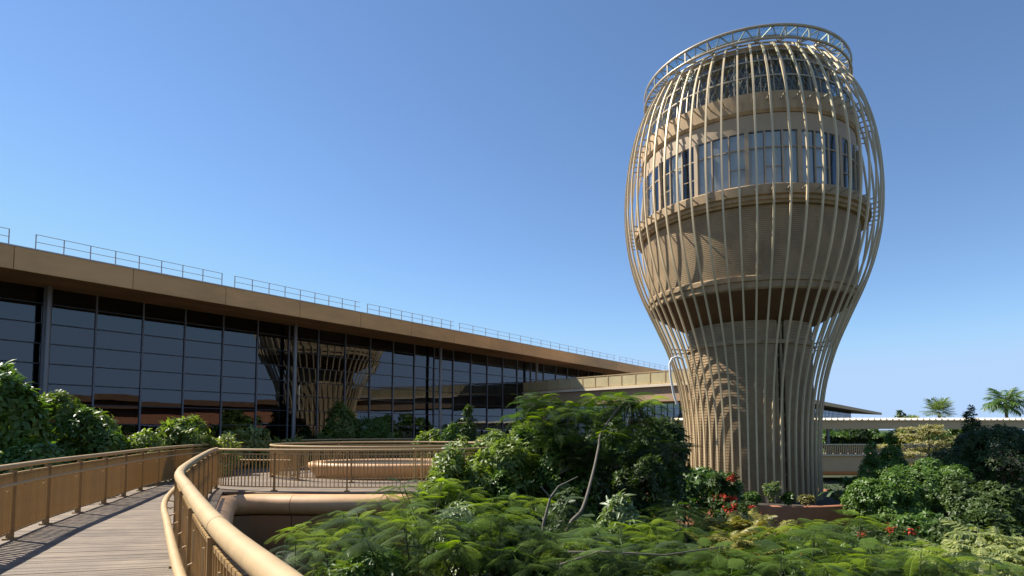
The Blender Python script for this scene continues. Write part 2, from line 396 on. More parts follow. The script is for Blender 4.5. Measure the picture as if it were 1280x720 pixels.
# ------------------------------------------------------------------ railings
def bar_mesh(z0, z1, wd=.012, dp=.055):
    return MB().box((0, 0, (z0 + z1) / 2), (wd, dp, z1 - z0)).mesh('bar', M['bars'])
BAR = bar_mesh(.12, 1.0)
THIN = bar_mesh(.11, .98, .014, .03)
POST = MB().box((0, 0, .53), (.02, .10, 1.02)).box((0, 0, .012), (.11, .16, .024)).mesh('post', M['post'])
def frames(path, spacing, start=0.):
    out = []; L = 0; nxt = start
    for i in range(1, len(path)):
        a = Vector(path[i - 1]); b = Vector(path[i]); d = (b - a).length
        while nxt <= L + d:
            p = a.lerp(b, (nxt - L) / d); out.append((p.x, p.y, math.atan2(b.y - a.y, b.x - a.x), nxt)); nxt += spacing
        L += d
    return out
def railing(name, path, label, bar=BAR, toprad=.045, bar_sp=.1, post_sp=1.5, grab=None, start_near=0, limit=290, cat='railing', post=POST, joint=None, group=None):
    root = thing(name, (path[0][0], path[0][1], 0), label, cat, group); ox, oy = path[0]
    sp = path[::3] + ([path[-1]] if (len(path) - 1) % 3 else [])
    MB().tube([(p[0], p[1], 1.1) for p in sp], toprad, 16).build('top_rail', M['rail'], root, .8)
    MB().extrude_path(sp, [(-.025, .97), (.025, .97), (.025, 1.0), (-.025, 1.0)]).build('upper_channel', M['bars'], root)
    MB().extrude_path(sp, [(-.03, .10), (.03, .10), (.03, .125), (-.03, .125)]).build('lower_channel', M['bars'], root)
    fr = frames(path, bar_sp, .05)
    # nearest bars are parts, the rest one joined part
    fr.sort(key=lambda q: q[0] ** 2 + q[1] ** 2 + (4000 if q[1] < 1 else 0))
    for q in fr[:limit]: inst('bar', bar, root, (q[0] - ox, q[1] - oy, 0), (0, 0, q[2]))
    if fr[limit:]:
        mb = MB(); cv = [tuple(v.co) for v in bar.vertices]; cf = [tuple(f.vertices) for f in bar.polygons]
        for q in fr[limit:]:
            c, s_ = math.cos(q[2]), math.sin(q[2]); mb.add([(q[0] + x * c - y * s_, q[1] + x * s_ + y * c, z) for x, y, z in cv], cf)
        mb.build('bar', M['bars'], root, kind='stuff')
    for q in frames(path, post_sp, .02): inst('post', post, root, (q[0] - ox, q[1] - oy, 0), (0, 0, q[2]))
    mb = MB()
    for q in frames(path, post_sp / 2 * 3, .02):
        mb.box((q[0], q[1], 1.03), (.03, .03, .09), q[2])
    mb.build('rail_stub', M['post'], root)
    if grab:
        off, gz, gr, g0, g1 = grab
        gp = offset_path(path, off); gp = gp[int(len(gp) * g0):int(len(gp) * g1)]
        MB().tube([(p[0], p[1], gz) for p in gp[::3]], gr, 12).build('grab_rail', M['rail'], root, .8)
        for q in frames(path, .75, .4):
            k = q[3] / (.1 * (len(path) - 1))
            if k < g0 + .01 or k > g1 - .01: continue
            nx, ny = math.sin(q[2]), -math.cos(q[2])
            a = (q[0] + nx * off * .2, q[1] + ny * off * .2); b = (q[0] + nx * off, q[1] + ny * off)
            MB().tube([(a[0], a[1], gz + (.16 if abs(off) > .12 else -.05)), (a[0], a[1], gz - .07), (a[0] * .5 + b[0] * .5, a[1] * .5 + b[1] * .5, gz - .10), (b[0], b[1], gz - .08), (b[0], b[1], gz - .02)], .009, 6).build('bracket', M['rail'], root)
    if joint:
        mb = MB()
        for q in frames(path, joint, .9):
            mb.tube([(q[0] - .004 * math.cos(q[2]), q[1] - .004 * math.sin(q[2]), 1.1), (q[0] + .004 * math.cos(q[2]), q[1] + .004 * math.sin(q[2]), 1.1)], toprad + .0012, 16)
        mb.build('rail_joint', M['post'], root)
    return root
Louter = [p for p in Lp]
railing('outer_railing', Louter, 'long curved gold railing of dense upright bars on the left, outer edge of the walkway', toprad=.04, grab=(.09, .84, .022, .2, .62))
railing('inner_railing', Np, 'nearest railing, with thick champagne top pipe and lower grab rail, curving from the bottom edge', toprad=.057, grab=(-.15, .76, .034, .12, .93), joint=2.4)
railing('picket_railing', Fp, 'open picket railing on the terrace edge above the rounded tan coping', bar=THIN, toprad=.032, bar_sp=.11, post_sp=2.0, grab=(-.1, .82, .018, .1, .3))
cx, cy, rx, ry = -4.7, 22.6, 4.2, 3.9
oval = [(cx + rx * math.cos(t), cy + ry * math.sin(t)) for t in np.linspace(-PI, PI, 290)]
railing('oval_railing', oval, 'oval railing standing round the low planter in the terrace', bar=THIN, toprad=.035, bar_sp=.11, post_sp=2.0)
# low round planter inside the oval
pl = thing('round_planter', (-4.0, 21.6, 0), 'low oval orange brown planter bench inside the oval railing', 'planter')
prof = [(.90, .0), (.94, .12), (.98, .30), (1.0, .40), (.99, .48), (.955, .52), (.91, .52), (.88, .47), (.87, .3)]
mb = MB(); n = 72
vs = []; fs = []
for i in range(n):
    t = 2 * PI * i / n
    for r, z in prof: vs.append((-4.0 + 3.3 * r * math.cos(t), 21.4 + 2.0 * r * math.sin(t), z))
for i in range(n):
    j = (i + 1) % n
    for q in range(len(prof) - 1): fs.append((i * len(prof) + q, j * len(prof) + q, j * len(prof) + q + 1, i * len(prof) + q + 1))
mb.add(vs, fs); mb.build('rim', M['coping'], pl, .9)
MB().prism([(-4.0 + 2.95 * math.cos(t), 21.4 + 1.78 * math.sin(t)) for t in np.linspace(0, 2 * PI, 40, endpoint=False)], .05, .40).build('soil', M['soil'], pl)
# ------------------------------------------------------------------ tower
TX, TY = 14.87, 37.0
T = thing('observation_tower', (TX, TY, -2.45), 'tall bulb shaped tower wrapped in a cage of curved vertical champagne ribs', 'tower')
C0 = (TX, TY, 0)
PROF = [(3.94, -2.45), (3.93, -.5), (3.97, 1.2), (4.06, 2.6), (4.33, 4.4), (4.9, 6.4), (5.72, 8.35), (6.5, 10.1), (7.05, 11.7), (7.42, 13.5), (7.56, 15.4), (7.5, 17.2), (7.25, 19.1), (6.8, 20.8), (6.15, 22.2), (5.65, 22.95), (5.15, 23.3)]
def cr(P, n=5):
    P = [(2 * P[0][0] - P[1][0], 2 * P[0][1] - P[1][1])] + P + [(2 * P[-1][0] - P[-2][0], 2 * P[-1][1] - P[-2][1])]; out = []
    for i in range(1, len(P) - 2):
        for k in range(n):
            t = k / n; o_ = []
            for c in (0, 1):
                a, b, c_, d = P[i - 1][c], P[i][c], P[i + 1][c], P[i + 2][c]
                o_.append(.5 * (2 * b + (c_ - a) * t + (2 * a - 5 * b + 4 * c_ - d) * t * t + (3 * b - a - 3 * c_ + d) * t ** 3))
            out.append(tuple(o_))
    out.append(P[-2]); return out
SP = cr(PROF, 4)
def rib_mesh():
    mb = MB(); vs = []; W = .047; D = .10
    for i, (r, z) in enumerate(SP):
        a = SP[max(0, i - 1)]; b = SP[min(len(SP) - 1, i + 1)]; dr, dz = b[0] - a[0], b[1] - a[1]; L = math.hypot(dr, dz)
        nr, nz = dz / L, -dr / L        # outward normal
        for s_, o_ in ((-1, 0), (1, 0), (1, -D), (-1, -D)):
            vs.append((r + nr * o_, s_ * W, z + nz * o_ + 2.45))
    fs = []
    for i in range(len(SP) - 1):
        for k in range(4): fs.append((i * 4 + k, i * 4 + (k + 1) % 4, i * 4 + 4 + (k + 1) % 4, i * 4 + 4 + k))
    fs += [(0, 1, 2, 3), tuple(len(SP) * 4 - 4 + k for k in (3, 2, 1, 0))]
    mb.add(vs, fs); return mb.mesh('rib', M['rib'], smooth=.7)
RIB = rib_mesh(); NR = 56
for i in range(NR): inst('rib', RIB, T, (0, 0, 0), (0, 0, 2 * PI * (i + .3) / NR + random.uniform(-.004, .004)))
def rad(z):
    for i in range(len(SP) - 1):
        if SP[i][1] <= z <= SP[i + 1][1]:
            t = (z - SP[i][1]) / (SP[i + 1][1] - SP[i][1]); return SP[i][0] + t * (SP[i + 1][0] - SP[i][0])
    return SP[0][0]
# brackets tying ribs to slabs
for z, r0 in ((14.15, 6.85), (19.3, 6.2), (9.75, 6.4), (6.6, 3.6)):
    me = MB().beam((r0 - .05, 0, z + 2.45), (rad(z) - .1, 0, z + 2.5), .05, .07).mesh('bracket', M['crown'])
    for i in range(0, NR, 1 if z > 8 else 4): inst('bracket', me, T, (0, 0, 0), (0, 0, 2 * PI * (i + .3) / NR))
def grooved(r0, z0, r1, z1, step, dep):
    n = int(round((z1 - z0) / step)); out = []
    for i in range(n):
        t0 = i / n; t1 = (i + .72) / n; t2 = (i + .72) / n + .0001
        f = lambda t: (r0 + (r1 - r0) * t, z0 + (z1 - z0) * t)
        a, b = f(t0), f(t1); c = f((i + 1) / n)
        out += [a, b, (b[0] - dep, b[1] + .002), (c[0] - dep, c[1] - .002)]
    out.append((r1, z1)); return out
# drum body
MB().lathe(grooved(6.02, 9.95, 6.34, 13.60, .105, .035), C0, 128).build('drum_cladding', M['clad'], T, .5)
MB().lathe([(5.95, 9.93), (6.08, 9.92), (6.12, 9.86), (6.10, 9.62), (6.0, 9.6), (5.98, 9.28), (5.9, 9.18), (5.6, 9.0)], C0, 128).build('drum_ledge', M['slab'], T, .5)
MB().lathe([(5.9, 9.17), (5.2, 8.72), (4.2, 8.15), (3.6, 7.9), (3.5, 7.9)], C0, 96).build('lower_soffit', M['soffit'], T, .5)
# slab below windows
MB().lathe([(6.0, 13.62), (6.55, 13.62), (6.6, 13.72), (6.72, 13.78), (6.72, 13.95), (6.88, 14.0), (6.88, 14.48), (6.8, 14.56), (6.1, 14.58)], C0, 128).build('window_slab', M['slab'], T, .5)
MB().lathe([(5.9, 13.7), (5.9, 19.7)], C0, 48).build('inner_wall', M['dark'], T)
# window storey
NW = 44; WR = 6.28
lint = MB().lathe([(6.1, 17.68), (6.3, 17.68), (6.3, 18.0), (6.24, 18.02), (6.24, 18.66), (6.0, 18.66)], C0, 128).build('lintel_band', M['cream'], T, .5)
MB().lathe([(6.0, 18.68), (6.3, 18.68), (6.36, 18.76), (6.42, 18.82), (6.42, 19.78), (6.30, 19.84), (6.0, 19.86)], C0, 128).build('upper_band', M['slab'], T, .5)
a = 2 * PI / NW; hw = WR * math.tan(a / 2)
def panes(z0, z1, mid): 
    return MB().box((WR, 0, (z0 + z1) / 2 + 2.45), (.03, 2 * hw - .09, z1 - z0)).mesh('window_pane', M['towerglass'])
P1 = panes(14.62, 16.72, 0); P2 = panes(16.80, 17.64, 0)
MU = MB().box((WR + .02, hw, 16.13 + 2.45), (.10, .07, 3.06)).mesh('mullion', M['cream'])
PIER = MB().box((WR + .03, hw, 16.13 + 2.45), (.16, .22, 3.08)).mesh('pier', M['cream'])
TRAN = MB().box((WR, 0, 16.76 + 2.45), (.08, 2 * hw - .1, .06)).mesh('transom', M['cream'])
TRAN2 = MB().box((WR, 0, 15.7 + 2.45), (.07, 2 * hw - .1, .04)).mesh('transom', M['cream'])
BL = MB().box((WR - .12, 0, 16.13 + 2.45), (.02, 2 * hw - .1, 3.0)).mesh('blind', M['blind'])
for i in range(NW):
    t = a * i; inst('window_pane', P1, T, (0, 0, 0), (0, 0, t)); inst('window_pane', P2, T, (0, 0, 0), (0, 0, t)); inst('transom', TRAN, T, (0, 0, 0), (0, 0, t))
    deg = math.degrees(t) % 360
    inst('mullion' if i % 3 else 'pier', MU if i % 3 else PIER, T, (0, 0, 0), (0, 0, t))
    if i % 5 in (0, 2): inst('transom', TRAN2, T, (0, 0, 0), (0, 0, t))
    if 228 < deg < 288 or random.random() < .3: inst('blind', BL, T, (0, 0, 0), (0, 0, t))
# glazed dome above the band, lattice inside
dome = [(6.12, 19.84), (5.98, 20.9), (5.6, 22.0), (5.05, 22.95)]
ND = 56
def dome_panel(k):
    (r0, z0), (r1, z1) = dome[k], dome[k + 1]; h = math.tan(PI / ND) * .94
    a_, b_, c_, d_ = (r0, -r0 * h, z0 + 2.47), (r0, r0 * h, z0 + 2.47), (r1, r1 * h, z1 + 2.43), (r1, -r1 * h, z1 + 2.43)
    n_ = Vector((z1 - z0, 0, r0 - r1)).normalized() * .03
    q = [a_, b_, c_, d_]; return MB().add(q + [tuple(Vector(p) - n_) for p in q], [(0, 1, 2, 3), (7, 6, 5, 4), (0, 4, 5, 1), (1, 5, 6, 2), (2, 6, 7, 3), (3, 7, 4, 0)]).mesh('dome_pane', M['crownglass'])
for k in range(3):
    me = dome_panel(k)
    for i in range(ND): inst('dome_pane', me, T, (0, 0, 0), (0, 0, 2 * PI * (i + .5) / ND))
DM = MB()
for (r0, z0), (r1, z1) in zip(dome[:-1], dome[1:]): DM.beam((r0, 0, z0 + 2.45), (r1, 0, z1 + 2.45), .05, .07)
DMm = DM.mesh('dome_mullion', M['crown'])
for i in range(ND): inst('dome_mullion', DMm, T, (0, 0, 0), (0, 0, 2 * PI * i / ND))
for r, z in dome[1:]:
    MB().lathe([(r - .04, z - .04), (r + .05, z - .04), (r + .05, z + .04), (r - .04, z + .04), (r - .04, z - .04)], C0, 96).build('dome_ring', M['crown'], T)
lat = MB()
for i in range(96):
    t0 = 2 * PI * i / 96; t1 = t0 + .2; t2 = t0 - .2
    for tt, off in ((t1, 0), (t2, -.12)):
        r0 = 5.65 + off; r1 = 4.75 + off
        lat.beam((TX + r0 * math.cos(t0), TY + r0 * math.sin(t0), 19.9), (TX + r1 * math.cos(tt), TY + r1 * math.sin(tt), 22.9), .035, .07)
lat.build('inner_lattice', M['slab'], T)
MB().lathe([(3.6, 22.75), (4.7, 22.75), (4.75, 22.95), (5.05, 23.0), (5.1, 23.2), (3.6, 23.25), (3.6, 22.75)], C0, 96).build('roof_disc', M['slab'], T)
MB().lathe(grooved(4.25, 19.8, 3.7, 22.75, .2, .05), C0, 72).build('upper_core', M['clad'], T, .5)
MB().lathe([(.01, 19.75), (6.05, 19.8)], C0, 64).build('upper_floor', M['clad'], T)
# crown ring
CR = 6.12
def ringtube(r, z, rr): return [(TX + r * math.cos(t), TY + r * math.sin(t), z) for t in np.linspace(0, 2 * PI, 97)[:-1]], rr
for r, z, rr, nm in ((CR, 23.62, .085, 'crown_ring'), (CR + .02, 22.9, .07, 'crown_ring'), (5.15, 23.3, .06, 'rib_top_ring'), (5.25, 23.62, .05, 'crown_ring')):
    p, rr = ringtube(r, z, rr); MB().tube(p, rr, 8, closed=True).build(nm, M['crown'], T, .8)
NC = 28
cs = MB().beam((5.15, 0, 23.3 + 2.45), (CR, 0, 23.58 + 2.45), .05, .08).beam((CR, 0, 22.9 + 2.45), (CR, 0, 23.62 + 2.45), .07, .07).beam((5.2, 0, 23.3 + 2.45), (CR, 0, 22.9 + 2.45), .05, .06).mesh('crown_truss', M['crown'])
b1 = 2 * PI / NC
cd = MB().beam((5.15, 0, 23.3 + 2.45), (CR * math.cos(b1 / 2), CR * math.sin(b1 / 2), 23.58 + 2.45), .045, .06).beam((CR * math.cos(b1 / 2), CR * math.sin(b1 / 2), 23.58 + 2.45), (5.15 * math.cos(b1), 5.15 * math.sin(b1), 23.3 + 2.45), .045, .06).mesh('crown_brace', M['crown'])
r_o = CR - .02; hh = math.tan(b1 / 2) * .95
cg = MB().box((CR + .01, 0, 23.26 + 2.45), (.02, 2 * CR * hh - .05, .6)).mesh('crown_pane', M['crownglass'])
ct = MB().add([(5.25, -5.25 * hh, 26.13), (r_o, -r_o * hh, 26.13), (r_o, r_o * hh, 26.13), (5.25, 5.25 * hh, 26.13), (5.25, -5.25 * hh, 26.11), (r_o, -r_o * hh, 26.11), (r_o, r_o * hh, 26.11), (5.25, 5.25 * hh, 26.11)], [(0, 1, 2, 3), (7, 6, 5, 4), (0, 4, 5, 1), (1, 5, 6, 2), (2, 6, 7, 3), (3, 7, 4, 0)]).mesh('crown_pane', M['crownglass'])
for i in range(NC):
    t = b1 * i
    inst('crown_truss', cs, T, (0, 0, 0), (0, 0, t)); inst('crown_brace', cd, T, (0, 0, 0), (0, 0, t))
    inst('crown_pane', cg, T, (0, 0, 0), (0, 0, t + b1 / 2)); inst('crown_pane', ct, T, (0, 0, 0), (0, 0, t + b1 / 2))
# core shaft with a slot at the front right
sa = math.radians(272); sb = math.radians(281)
MB().lathe(grooved(3.6, -2.45, 3.6, 7.95, .17, .04), C0, 110, sb, sa + 2 * PI).build('shaft_cladding', M['clad'], T, .5)
MB().lathe([(3.0, -2.45), (3.0, 7.9)], C0, 40).build('shaft_lining', M['dark'], T)
sb_ = MB()
for z in np.arange(-1.8, 7.8, .85): sb_.lathe([(3.5, z), (3.5, z + .12), (3.05, z + .12), (3.05, z)], C0, 6, sa - .02, sb + .02)
for t in (sa, (sa + sb) / 2, sb): sb_.box((TX + 3.55 * math.cos(t), TY + 3.55 * math.sin(t), 2.7), (.14, .14, 10.3), t)
sb_.build('slot_frame', M['clad'], T)
for z in (6.55,): MB().lathe([(3.55, z), (3.72, z), (3.72, z + .22), (3.55, z + .22)], C0, 72).build('shaft_band', M['slab'], T)
# planter around the tower foot
PLT = thing('tower_planter', (TX, TY, GZ), 'round terracotta planter wall encircling the foot of the tower', 'planter')
MB().lathe([(6.35, GZ - .1), (6.35, -2.32), (6.3, -2.28), (6.12, -2.28), (6.1, -2.5)], C0, 120).build('planter_wall', M['terra'], PLT, .6)
MB().lathe([(.01, -2.42), (6.11, -2.42)], C0, 60).build('planter_soil', M['soil'], PLT)
# white hoop on the left of the tower
h0 = at(846, 500, 33.5); hp = []
for x, y in ((846, 505), (842, 492), (838, 470), (837, 455), (840, 448), (846, 446), (853, 448)): hp.append(at(x, y, 35.2))
o = MB().tube(hp, .07, 10).build('curved_pipe', M['white'], None, .8); tag(o, 'white curved pipe arching beside the left flank of the tower', 'pipe')
# ------------------------------------------------------------------ terminal building
tv = Vector((.610, .792, 0)); mv = Vector((-.792, .610, 0)); PF = 33.5; FA = math.atan2(.792, .610)
def F(s, p, z): v = tv * s + mv * p; return Vector((v.x, v.y, z))
TB = thing('terminal_building', F(8, PF, GZ), 'long glass fronted terminal with deep timber soffit and tan roof fascia', 'building')
tb = worg(TB)
cols = [-4.4, 8.2, 20.6, 33.3, 46.4]
while cols[-1] < 240: cols.append(cols[-1] + 13.2)
SEND = 300
ZS = 8.35
# roof: fascia, soffit, top
def slabbox(s0, s1, p0, p1, z0a, z0b, z1):
    # z0a at p0, z0b at p1 (underside slopes)
    vs = [F(s0, p0, z0a), F(s1, p0, z0a), F(s1, p1, z0b), F(s0, p1, z0b), F(s0, p0, z1), F(s1, p0, z1), F(s1, p1, z1), F(s0, p1, z1)]
    return vs, [(0, 1, 2, 3), (7, 6, 5, 4), (0, 4, 5, 1), (1, 5, 6, 2), (2, 6, 7, 3), (3, 7, 4, 0)]
PE = 29.5; ZB = 7.95; ZT = 8.86
MB().add(*slabbox(-40, SEND, PE + .12, PF + 30, ZB + .05, ZS + 1.8, ZT - .1)).build('roof_deck', M['wood'], TB)
s_ = -40.
bounds = []
while s_ < SEND:
    L_ = 4.2 if s_ < 90 else 20; e = min(SEND, s_ + L_)
    MB().add(*slabbox(s_ + .012, e - .012, PE, PE + .14, ZB, ZB, ZT)).build('fascia_panel', M['fascia'], TB); s_ = e
MB().add(*slabbox(-40, SEND, PE - .03, PE + .35, ZT + .004, ZT + .004, ZT + .05)).build('roof_edge_cap', M['roof'], TB)
MB().add(*slabbox(-40, SEND, PE + 1.2, PF + 30, ZT - .05, ZT - .05, ZT + .12)).build('roof_covering', M['roof'], TB)
# soffit boards: recessed joints as separate strips nearer the camera
for i in range(22):
    p0 = PE + .16 + i * .19
    za = ZB + .045 + (p0 - PE) * .052 * 1.0
    MB().add(*slabbox(-10, 120, p0, p0 + .175, za - .03, za - .03 + .009, za + .05)).build('soffit_board', M['wood'], TB)
# glazing
pane_rows = [ZS - .92 * (i + 1) for i in range(9)]
npan = 0; mull = MB(); PW = {}
def pane_mesh(wd, ht):
    k = (round(wd, 2), round(ht, 2))
    if k not in PW: PW[k] = MB().box((0, 0, 0), (k[0] - .07, .03, k[1] - .05)).mesh('glass_pane', M['glass'])
    return PW[k]
rest = MB(); tops = []
for b in range(len(cols) - 1):
    c0, c1 = cols[b], cols[b + 1]; wd = (c1 - c0) / 6
    for k in range(6):
        sc_ = c0 + wd * (k + .5)
        for r in range(13):
            z = ZS - .92 * (r + .5)
            if z < GZ: break
            pos = F(sc_, PF, z)
            if r < 8 and npan < 292 and b < 7:
                ob = inst('glass_pane', pane_mesh(wd, .92), TB, pos - tb, (random.gauss(0, .0035), 0, FA + random.gauss(0, .0035))); npan += 1
            else:
                rest.box(pos, (wd - .07, .03, .87), FA)
        if k or True:
            mull.box(F(c0 + wd * k, PF - .03, (ZS + GZ) / 2 + .05), (.07, .13, ZS - GZ + .1), FA)
rest.build('glass_pane', M['glass'], TB, kind='stuff')
mull.build('mullion', M['mullion'], TB, kind='stuff')
tr = MB()
for r in range(13): tr.box(F((cols[0] + cols[-1]) / 2, PF + .0, ZS - .92 * r), (cols[-1] - cols[0], .07, .055), FA)
M['transom'] = mat('dark_transom', (.035, .037, .045), .5, .2, .1, 1)
tr.build('transom', M['transom'], TB, kind='stuff')
# columns: pairs of slim steel posts in front of the glass
for s_ in cols[:14]:
    mb = MB()
    mb.tube([F(s_, PF - .75, GZ), F(s_, PF - .75, ZS - .15)], .12, 12)
    mb.build('steel_column', M['steel'], TB, .8)
# inside: floors, back wall, terracotta front of an upper level
inn = MB()
inn.add(*slabbox(-12, 250, PF + .3, PF + 22, GZ + .05, GZ + .05, GZ + .2))
inn.add(*slabbox(-12, 250, PF + 4, PF + 22, .2, .2, .6))
inn.add(*slabbox(-12, 250, PF + 22, PF + 22.4, GZ, GZ, ZS + 1))
inn.build('interior_floors', M['dark'], TB)
MB().add(*slabbox(-12, 250, PF + 3.5, PF + 3.9, .75, .75, 1.9)).build('interior_parapet', M['terra'], TB)
for s_ in range(-8, 100, 9):
    MB().tube([F(s_ + 3, PF + 6, GZ + .2), F(s_ + 3, PF + 6, ZS + .3)], .35, 12).build('interior_column', M['slab'], TB)
# roof rail: upright posts with two wires
for s0, s1 in ((7.3, 15.3), (16, 24.4), (25, 33.4), (34, 60), (61, 100), (101, 140)):
    RR = thing('roof_guardrail', F(s0, 31.4, ZT + .3), '', 'guardrail', 'guardrail lengths along the terminal roof edge'); k = s0
    RR['label'] = {7.3: 'first thin guardrail length from the left on the terminal roof', 16: 'second guardrail length from the left on the terminal roof',
                   25: 'third guardrail length from the left on the terminal roof', 34: 'long guardrail length above the far bays of the terminal roof',
                   61: 'guardrail length on the terminal roof over the bridge end', 101: 'farthest faint guardrail length on the terminal roof behind the tower'}[s0]
    while k <= s1:
        MB().box(F(k, 31.4, ZT + .72), (.035, .035, .86), FA).build('post', M['steel'], RR); k += 1.0 if s0 < 30 else 1.6
    for z in (ZT + 1.14, ZT + .82, ZT + .5): MB().beam(F(s0, 31.4, z), F(s1, 31.4, z), .022, .022).build('wire', M['steel'], RR)
RR = thing('roof_guardrail', F(4, 31.4, ZT + .3), 'short guardrail stub at the very left edge of the photo on the terminal roof', 'guardrail', 'guardrail lengths along the terminal roof edge')
for k in (3.4, 4.4, 5.4, 6.4): MB().box(F(k, 31.4, ZT + .72), (.035, .035, .86), FA).build('post', M['steel'], RR)
for z in (ZT + 1.14, ZT + .82): MB().beam(F(3, 31.4, z), F(6.4, 31.4, z), .022, .022).build('wire', M['steel'], RR)
# building across the garden, behind the camera (seen only mirrored in the glass)
OB = thing('terracotta_building', F(20, -24, GZ), 'long low terracotta walled building mirrored in the terminal glass', 'building')
ob_ = MB().add(*slabbox(-70, 60, -30, -24, 2.3, 2.3, 5.2)); ob_.build('wall', M['terra'], OB)
MB().add(*slabbox(-70, 60, -34, -23, 5.25, 5.25, 6.0)).build('roof', M['soffit'], OB)
MB().add(*slabbox(-70, 60, -29, -26, GZ, GZ, 2.2)).build('ground_storey', M['dark'], OB)
for s_ in range(-66, 60, 7): MB().box(F(s_, -24.4, -.6), (.5, .5, 5.7), FA).build('column', M['slab'], OB)
# ------------------------------------------------------------------ bridge from the terminal to the tower
A = at(646, 478, 56.9); B = at(850, 462, 44.4); d = (B - A); d.z = 0; d.normalize(); nrm = Vector((-d.y, d.x, 0))   # nrm points away from camera
A2 = A - d * .0; E_ = B + d * 5.5
zt0 = at(646, 478, 56.9).z; zt = (zt0 + at(850, 462, 44.4).z) / 2
BR = thing('footbridge', (A2.x, A2.y, zt - 2.3), 'tan footbridge with gold framed railing running from the terminal to the tower', 'bridge')
def bq(s0, s1, p0, p1, z0, z1):
    vs = [A2 + d * s + nrm * p for s, p in ((s0, p0), (s1, p0), (s1, p1), (s0, p1))]
    return MB().prism([(v.x, v.y) for v in vs], z0, z1)
LB = (E_ - A2).length
bq(0, LB, .1, 4.0, zt - 2.35, zt - 1.22).build('box_girder', M['bridge'], BR)
bq(0, LB, -.12, 4.2, zt - 1.2, zt - 1.0).build('ledge', M['cream2'], BR)
nb = 17
for side, p in (('near', 0.0), ('far', 3.9)):
    bq(0, LB, p - .04, p + .04, zt - .06, zt + .02).build('handrail', M['rail'], BR)
    bq(0, LB, p - .03, p + .03, zt - .96, zt - .90).build('bottom_rail', M['rail'], BR)
    for i in range(nb + 1):
        q = A2 + d * (LB * i / nb) + nrm * p; MB().box((q.x, q.y, zt - .52), (.07, .08, .9), math.atan2(d.y, d.x)).build('post', M['rail'], BR)
    for i in range(nb):
        a0 = LB * i / nb + .06; a1 = LB * (i + 1) / nb - .06
        bq(a0, a1, p - .012, p + .012, zt - .88, zt - .1).build('mesh_panel', M['goldmesh'], BR)
for s_ in (1.5,):
    q = A2 + d * s_ + nrm * 2; MB().box((q.x, q.y, (zt - 2.4 + GZ) / 2), (.5, .5, zt - 2.4 - GZ), math.atan2(d.y, d.x)).build('pier', M['bridge'], BR)
# ------------------------------------------------------------------ covered walkway on the right
W0 = at(800, 527, 60); W1 = at(1330, 531.5, 60); dx = (W1.x - W0.x)
CW = thing('covered_walkway', (W1.x, 60, GZ), 'long pale roofed walkway with a low pale railing to the right of the tower', 'walkway')
def wb(x0, x1, y0, y1, z0, z1): return MB().box(((x0 + x1) / 2, (y0 + y1) / 2, (z0 + z1) / 2), (x1 - x0, y1 - y0, z1 - z0))
X0, X1 = W0.x, W1.x + 12
wb(X0, X1, 60, 66, 1.72, 2.55).build('roof_beam', M['sunlitbeam'], CW)
wb(X0, X1, 59.8, 66.2, 2.56, 2.62).build('roof_edge', M['cream2'], CW)
sl_ = MB(); k = X0
while k < X1: sl_.add([(k, 59.9, 2.63), (k + .32, 59.9, 2.63), (k + .32, 66, 2.63), (k, 66, 2.63), (k + .1, 59.9, 2.83), (k + .3, 59.9, 2.63), (k + .3, 66, 2.63), (k + .1, 66, 2.83)], [(0, 1, 5, 4), (3, 7, 6, 2), (0, 4, 7, 3), (4, 5, 6, 7), (0, 3, 2, 1)]); k += .62
sl_.build('roof_slat', M['cream2'], CW, kind='stuff')
wb(X0, X1, 60, 66, -2.55, -.98).build('deck_beam', M['sunlitbeam'], CW)
wb(X0, X1, 59.8, 60.2, -.97, -.85).build('ledge', M['cream2'], CW)
wb(X0, X1, 60.02, 60.14, .12, .2).build('handrail', M['cream2'], CW)
rb = MB(); k = X0
while k < X1: rb.box((k, 60.08, -.36), (.09, .05, .95)); k += .19
rb.build('railing_bar', M['sunlitbeam'], CW, kind='stuff')
k = X0 + 1.5
while k < X1: wb(k, k + .22, 60.3, 60.55, -.9, 1.7).build('column', M['mullion'], CW); k += 8.8
k = X0 + 3
while k < X1: wb(k, k + 1.1, 61.5, 63.5, GZ, -2.5).build('pier', M['bridge'], CW); k += 12
wb(X0, X1, 69.5, 70, GZ, -1.1).build('back_wall', M['bridge'], CW)
